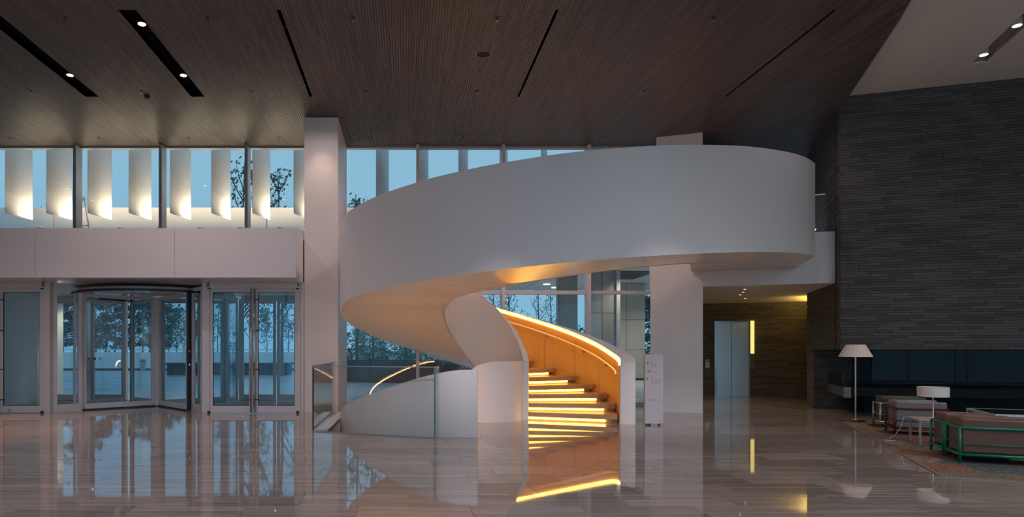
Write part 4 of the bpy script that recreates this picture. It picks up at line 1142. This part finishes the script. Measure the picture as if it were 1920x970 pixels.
# ================================================================== LOUNGE
UL = Vector((.906, -.424)); VL = Vector((.424, .906)); LA = math.atan2(-.424, .906)
rug = thing('area_rug', 'worn patterned oriental rug under the lounge chairs', 'rug', (7.0, 9.0, 0))
c0 = Vector((5.51, 6.58)); c1 = Vector((7.97, 11.70))
vr = (c1-c0).normalized(); ur = Vector((vr.y, -vr.x)); wR = 4.6
MB().prism([c0, c0+ur*wR, c1+ur*wR, c1], .0005, .010).build('pile', 'rug', rug)
m_ = MB()
m_.bar(c0, c1, .02, .0005, .0100).bar(c0, c0+ur*wR, -.02, .0005, .0100).bar(c1, c1+ur*wR, .02, .0005, .0100)
m_.build('binding', 'rugedge', rug)
# fireplace
fp = thing('fireplace', 'long black glass fireplace recess with hearth below the slate wall', 'fireplace', (10.5, 13.4, 0))
rd_ = Vector((.94, -.342)).normalized(); rn = Vector((rd_.y, -rd_.x))
rb = Vector(RB)
def rc(s, out=0): return rb+rd_*s+rn*out
MB().bar(rc(.72, .03), rc(1.05, .03), -.03, .0, 1.29).build('dark_jamb', 'blackstone', fp)
for i in range(3):
    MB().bar(rc(1.06+1.45*i, .03), rc(1.06+1.45*i+1.44, .03), -.03, .62, 1.29).build('glass_panel', 'blackglass', fp)
fu = Vector((.952, -.306)); f1 = Vector((8.50, 12.42)); f0 = Vector((9.20, 13.98))
MB().prism([f1+fu*.14, f1+fu*5.6, rc(5.4, .03), rc(.72, .03)], .40, .57).build('hearth', 'blackstone', fp, bevel=.006)
MB().bar(rc(.72, .03), rc(5.4, .03), -.75, .0, .399).build('plinth', 'blackstone', fp)
MB().bar(f1, f0, -.12, .39, .57).build('side_hearth', M('dark_bronze_stone', (.075, .06, .035), .35), fp)
MB().bar(f1+V*.06, f0-V*.12, -.012, .571, .83).build('fire_screen', GL('smoked_screen_glass', (.62, .58, .48), .06), fp)
MB().bar(f1-V*.03, f1-V*.001, -.12, .37, .575).build('end_cap', M('grey_end_cap', (.2, .19, .18), .4), fp)
MB().bar(f1+fu*.75-V*-.02, f1+fu*1.1-V*-.02, .03, .30, .315).build('brass_strip', M('brass_strip', (.6, .42, .14), .25, metal=1), fp)

# floor lamp
LX, LY = 8.25, 11.73
fl = thing('floor_lamp', 'tall floor lamp with flared cream shade beside the rug', 'lamp', (LX, LY, .01))
MB().lathe([(.055, .0005), (.055, .012), (.02, .02)], (LX, LY, .0), 28).build('base', 'lampmetal', fl)
MB().lathe([(.012, .02), (.012, 1.22)], (LX, LY, 0), 10).build('pole', 'lampmetal', fl, smooth=True)
n = 64; prof = [(.265, 1.168), (.148, 1.392), (.145, 1.392), (.262, 1.168)]
m_ = MB(); vs = []
for r, z in prof: vs.append([(LX+(r+(.003 if k % 2 else 0))*math.cos(2*math.pi*k/n), LY+(r+(.003 if k % 2 else 0))*math.sin(2*math.pi*k/n), z) for k in range(n)])
m_.strip(vs + [vs[0]], True, False).build('shade', 'shade', fl)
MB().tube([(LX-.14, LY, 1.385), (LX+.14, LY, 1.385)], .004, 6).build('shade_holder', 'lampmetal', fl)
MB().tube([(LX-.1, LY-.05, .016), (8.12, 11.5, .016), (7.98, 11.45, .016), (7.84, 11.56, .016)], .008, 6).build('cord', 'black', fl)
MB().box(8.06, 8.20, 11.40, 11.47, .011, .04).build('foot_switch', 'black', fl, bevel=.008)

# tube-frame armchairs
def armchair(label, leather, tubem, loc, wd=.47, dp=.62):
    c = thing('armchair', label, 'armchair', (loc[0], loc[1], .01), LA, 'tube framed leather armchairs on the rug')
    mw = PM[c.name]
    def W(p): return tuple(mw @ Vector(p))
    def cush(name, b, bev=.03):
        m_ = MB().box(*b); m_.v = [W(p) for p in m_.v]; return m_.build(name, leather, c, bevel=bev, seg=3, smooth=True, auto=60)
    def tb(name, pts, r): return MB().tube([W(p) for p in pts], r, 10).build(name, tubem, c, smooth=True)
    t = .15
    cush('back_cushion', (.020, .020+t, .066, wd-.066, .11, .51), .022)
    cush('arm_cushion', (.02, dp, .018, .064, .11, .505)); cush('arm_cushion', (.02, dp, wd-.064, wd-.018, .11, .505))
    cush('seat_cushion', (.03+t, dp, .066, wd-.066, .24, .36)); cush('seat_base', (.03+t, dp-.01, .066, wd-.066, .11, .238), .015)
    for p in ((0, 0), (0, wd), (dp-.02, 0), (dp-.02, wd)):
        m_ = tb('leg', [(p[0], p[1], 0), (p[0], p[1], .40)], .0145)
    rt = .40
    tb('top_rail', [(dp+.02, 0, rt), (.05, 0, rt), (.012, .012, rt), (0, .05, rt), (0, wd-.05, rt), (.012, wd-.012, rt), (.05, wd, rt), (dp+.02, wd, rt)], .015)
    tb('thin_rail', [(dp, 0, .215), (0, 0, .215), (0, wd, .215), (dp, wd, .215)], .006)
    for q in ([(0, 0, .095), (dp, 0, .095)], [(0, wd, .095), (dp, wd, .095)], [(0, 0, .095), (0, wd, .095)]): tb('base_rail', q, .017)
    m_ = MB().box(.0, dp, 0, wd, .082, .105); m_.v = [W(p) for p in m_.v]; m_.build('base_frame', tubem, c)
    return c
armchair('brown leather armchair with green frame, nearest the picture edge', 'brown', 'green', (6.325, 7.30), .47, .80)
armchair('brown leather armchair with green frame, beside the small side table', 'brown', 'green', (6.55, 7.79))
armchair('grey leather armchair with maroon frame', 'grey', 'red', (7.43, 9.72), .52, .64)
armchair('dark olive armchair with chrome frame, farthest on the rug', 'olive', 'chrome', (7.89, 10.63), .48, .62)
# side table with lamp
tl = (6.99, 8.69)
st_ = thing('side_table', 'small side table with pale stone top and grey metal legs', 'table', (*tl, .01), LA)
mw = PM[st_.name]
def WB(b): m_ = MB().box(*b); m_.v = [tuple(mw @ Vector(p)) for p in m_.v]; return m_
WB((-.02, .44, -.02, .48, .322, .340)).build('top', 'travertine', st_, bevel=.003)
for x_, y_ in ((0, 0), (.42, 0), (0, .46), (.42, .46)): WB((x_-.013, x_+.013, y_-.013, y_+.013, 0, .30)).build('leg', 'greymetal', st_)
m_ = WB((-.013, .433, -.013, .013, .301, .321)); 
for b in ((-.013, .433, .447, .473, .301, .321), (-.013, .013, .013, .447, .301, .321), (.407, .433, .013, .447, .301, .321)):
    q = WB(b); m_.add(q.v, q.f)
m_.build('apron_frame', 'greymetal', st_)
TX, TY = 7.29, 8.84
tlp = thing('table_lamp', 'small table lamp with cream drum shade on the side table', 'lamp', (TX, TY, .35))
MB().lathe([(.07, .351), (.07, .362), (.01, .366)], (TX, TY, 0), 24).build('base', 'lampmetal', tlp)
MB().lathe([(.007, .362), (.007, .74)], (TX, TY, 0), 8).build('stem', 'lampmetal', tlp)
MB().lathe([(.176, .650), (.178, .785), (.175, .785), (.173, .650), (.176, .650)], (TX, TY, 0), 40, cap=False).build('shade', 'shade2', tlp, smooth=True, auto=40)
MB().tube([(TX-.17, TY, .70), (TX+.17, TY, .70)], .003, 5).build('shade_holder', 'lampmetal', tlp)
MB().tube([(7.2, 9.09, .345), (7.14, 9.17, .33), (7.10, 9.16, .2), (7.03, 9.18, .08), (6.97, 9.22, .017)], .004, 6).build('cord', 'white', tlp)
cd_ = box('paper_card', M('cream_card', (.55, .45, .32), .7), (6.78, 6.90, 9.0, 9.06, .0105, .018)); tag(cd_, 'small cream card lying on the rug', 'card')
# coffee table
ct = thing('coffee_table', 'low coffee table with dark top and white metal frame', 'table', (8.88, 9.64, .01), LA)
mw = PM[ct.name]
WB((0.0, 1.3, 0, 1.08, .30, .318)).build('top', 'blackglass', ct)
for b in ((0, 1.3, -.022, -.001, .285, .32), (0, 1.3, 1.081, 1.102, .285, .32), (-.022, -.001, -.022, 1.102, .285, .32), (1.301, 1.322, -.022, 1.102, .285, .32)): WB(b).build('frame_rail', 'white', ct)
for x_, y_ in ((-.02, -.02), (1.3, -.02), (-.02, 1.08), (1.3, 1.08)): WB((x_, x_+.02, y_, y_+.02, 0, .284)).build('leg', 'white', ct)
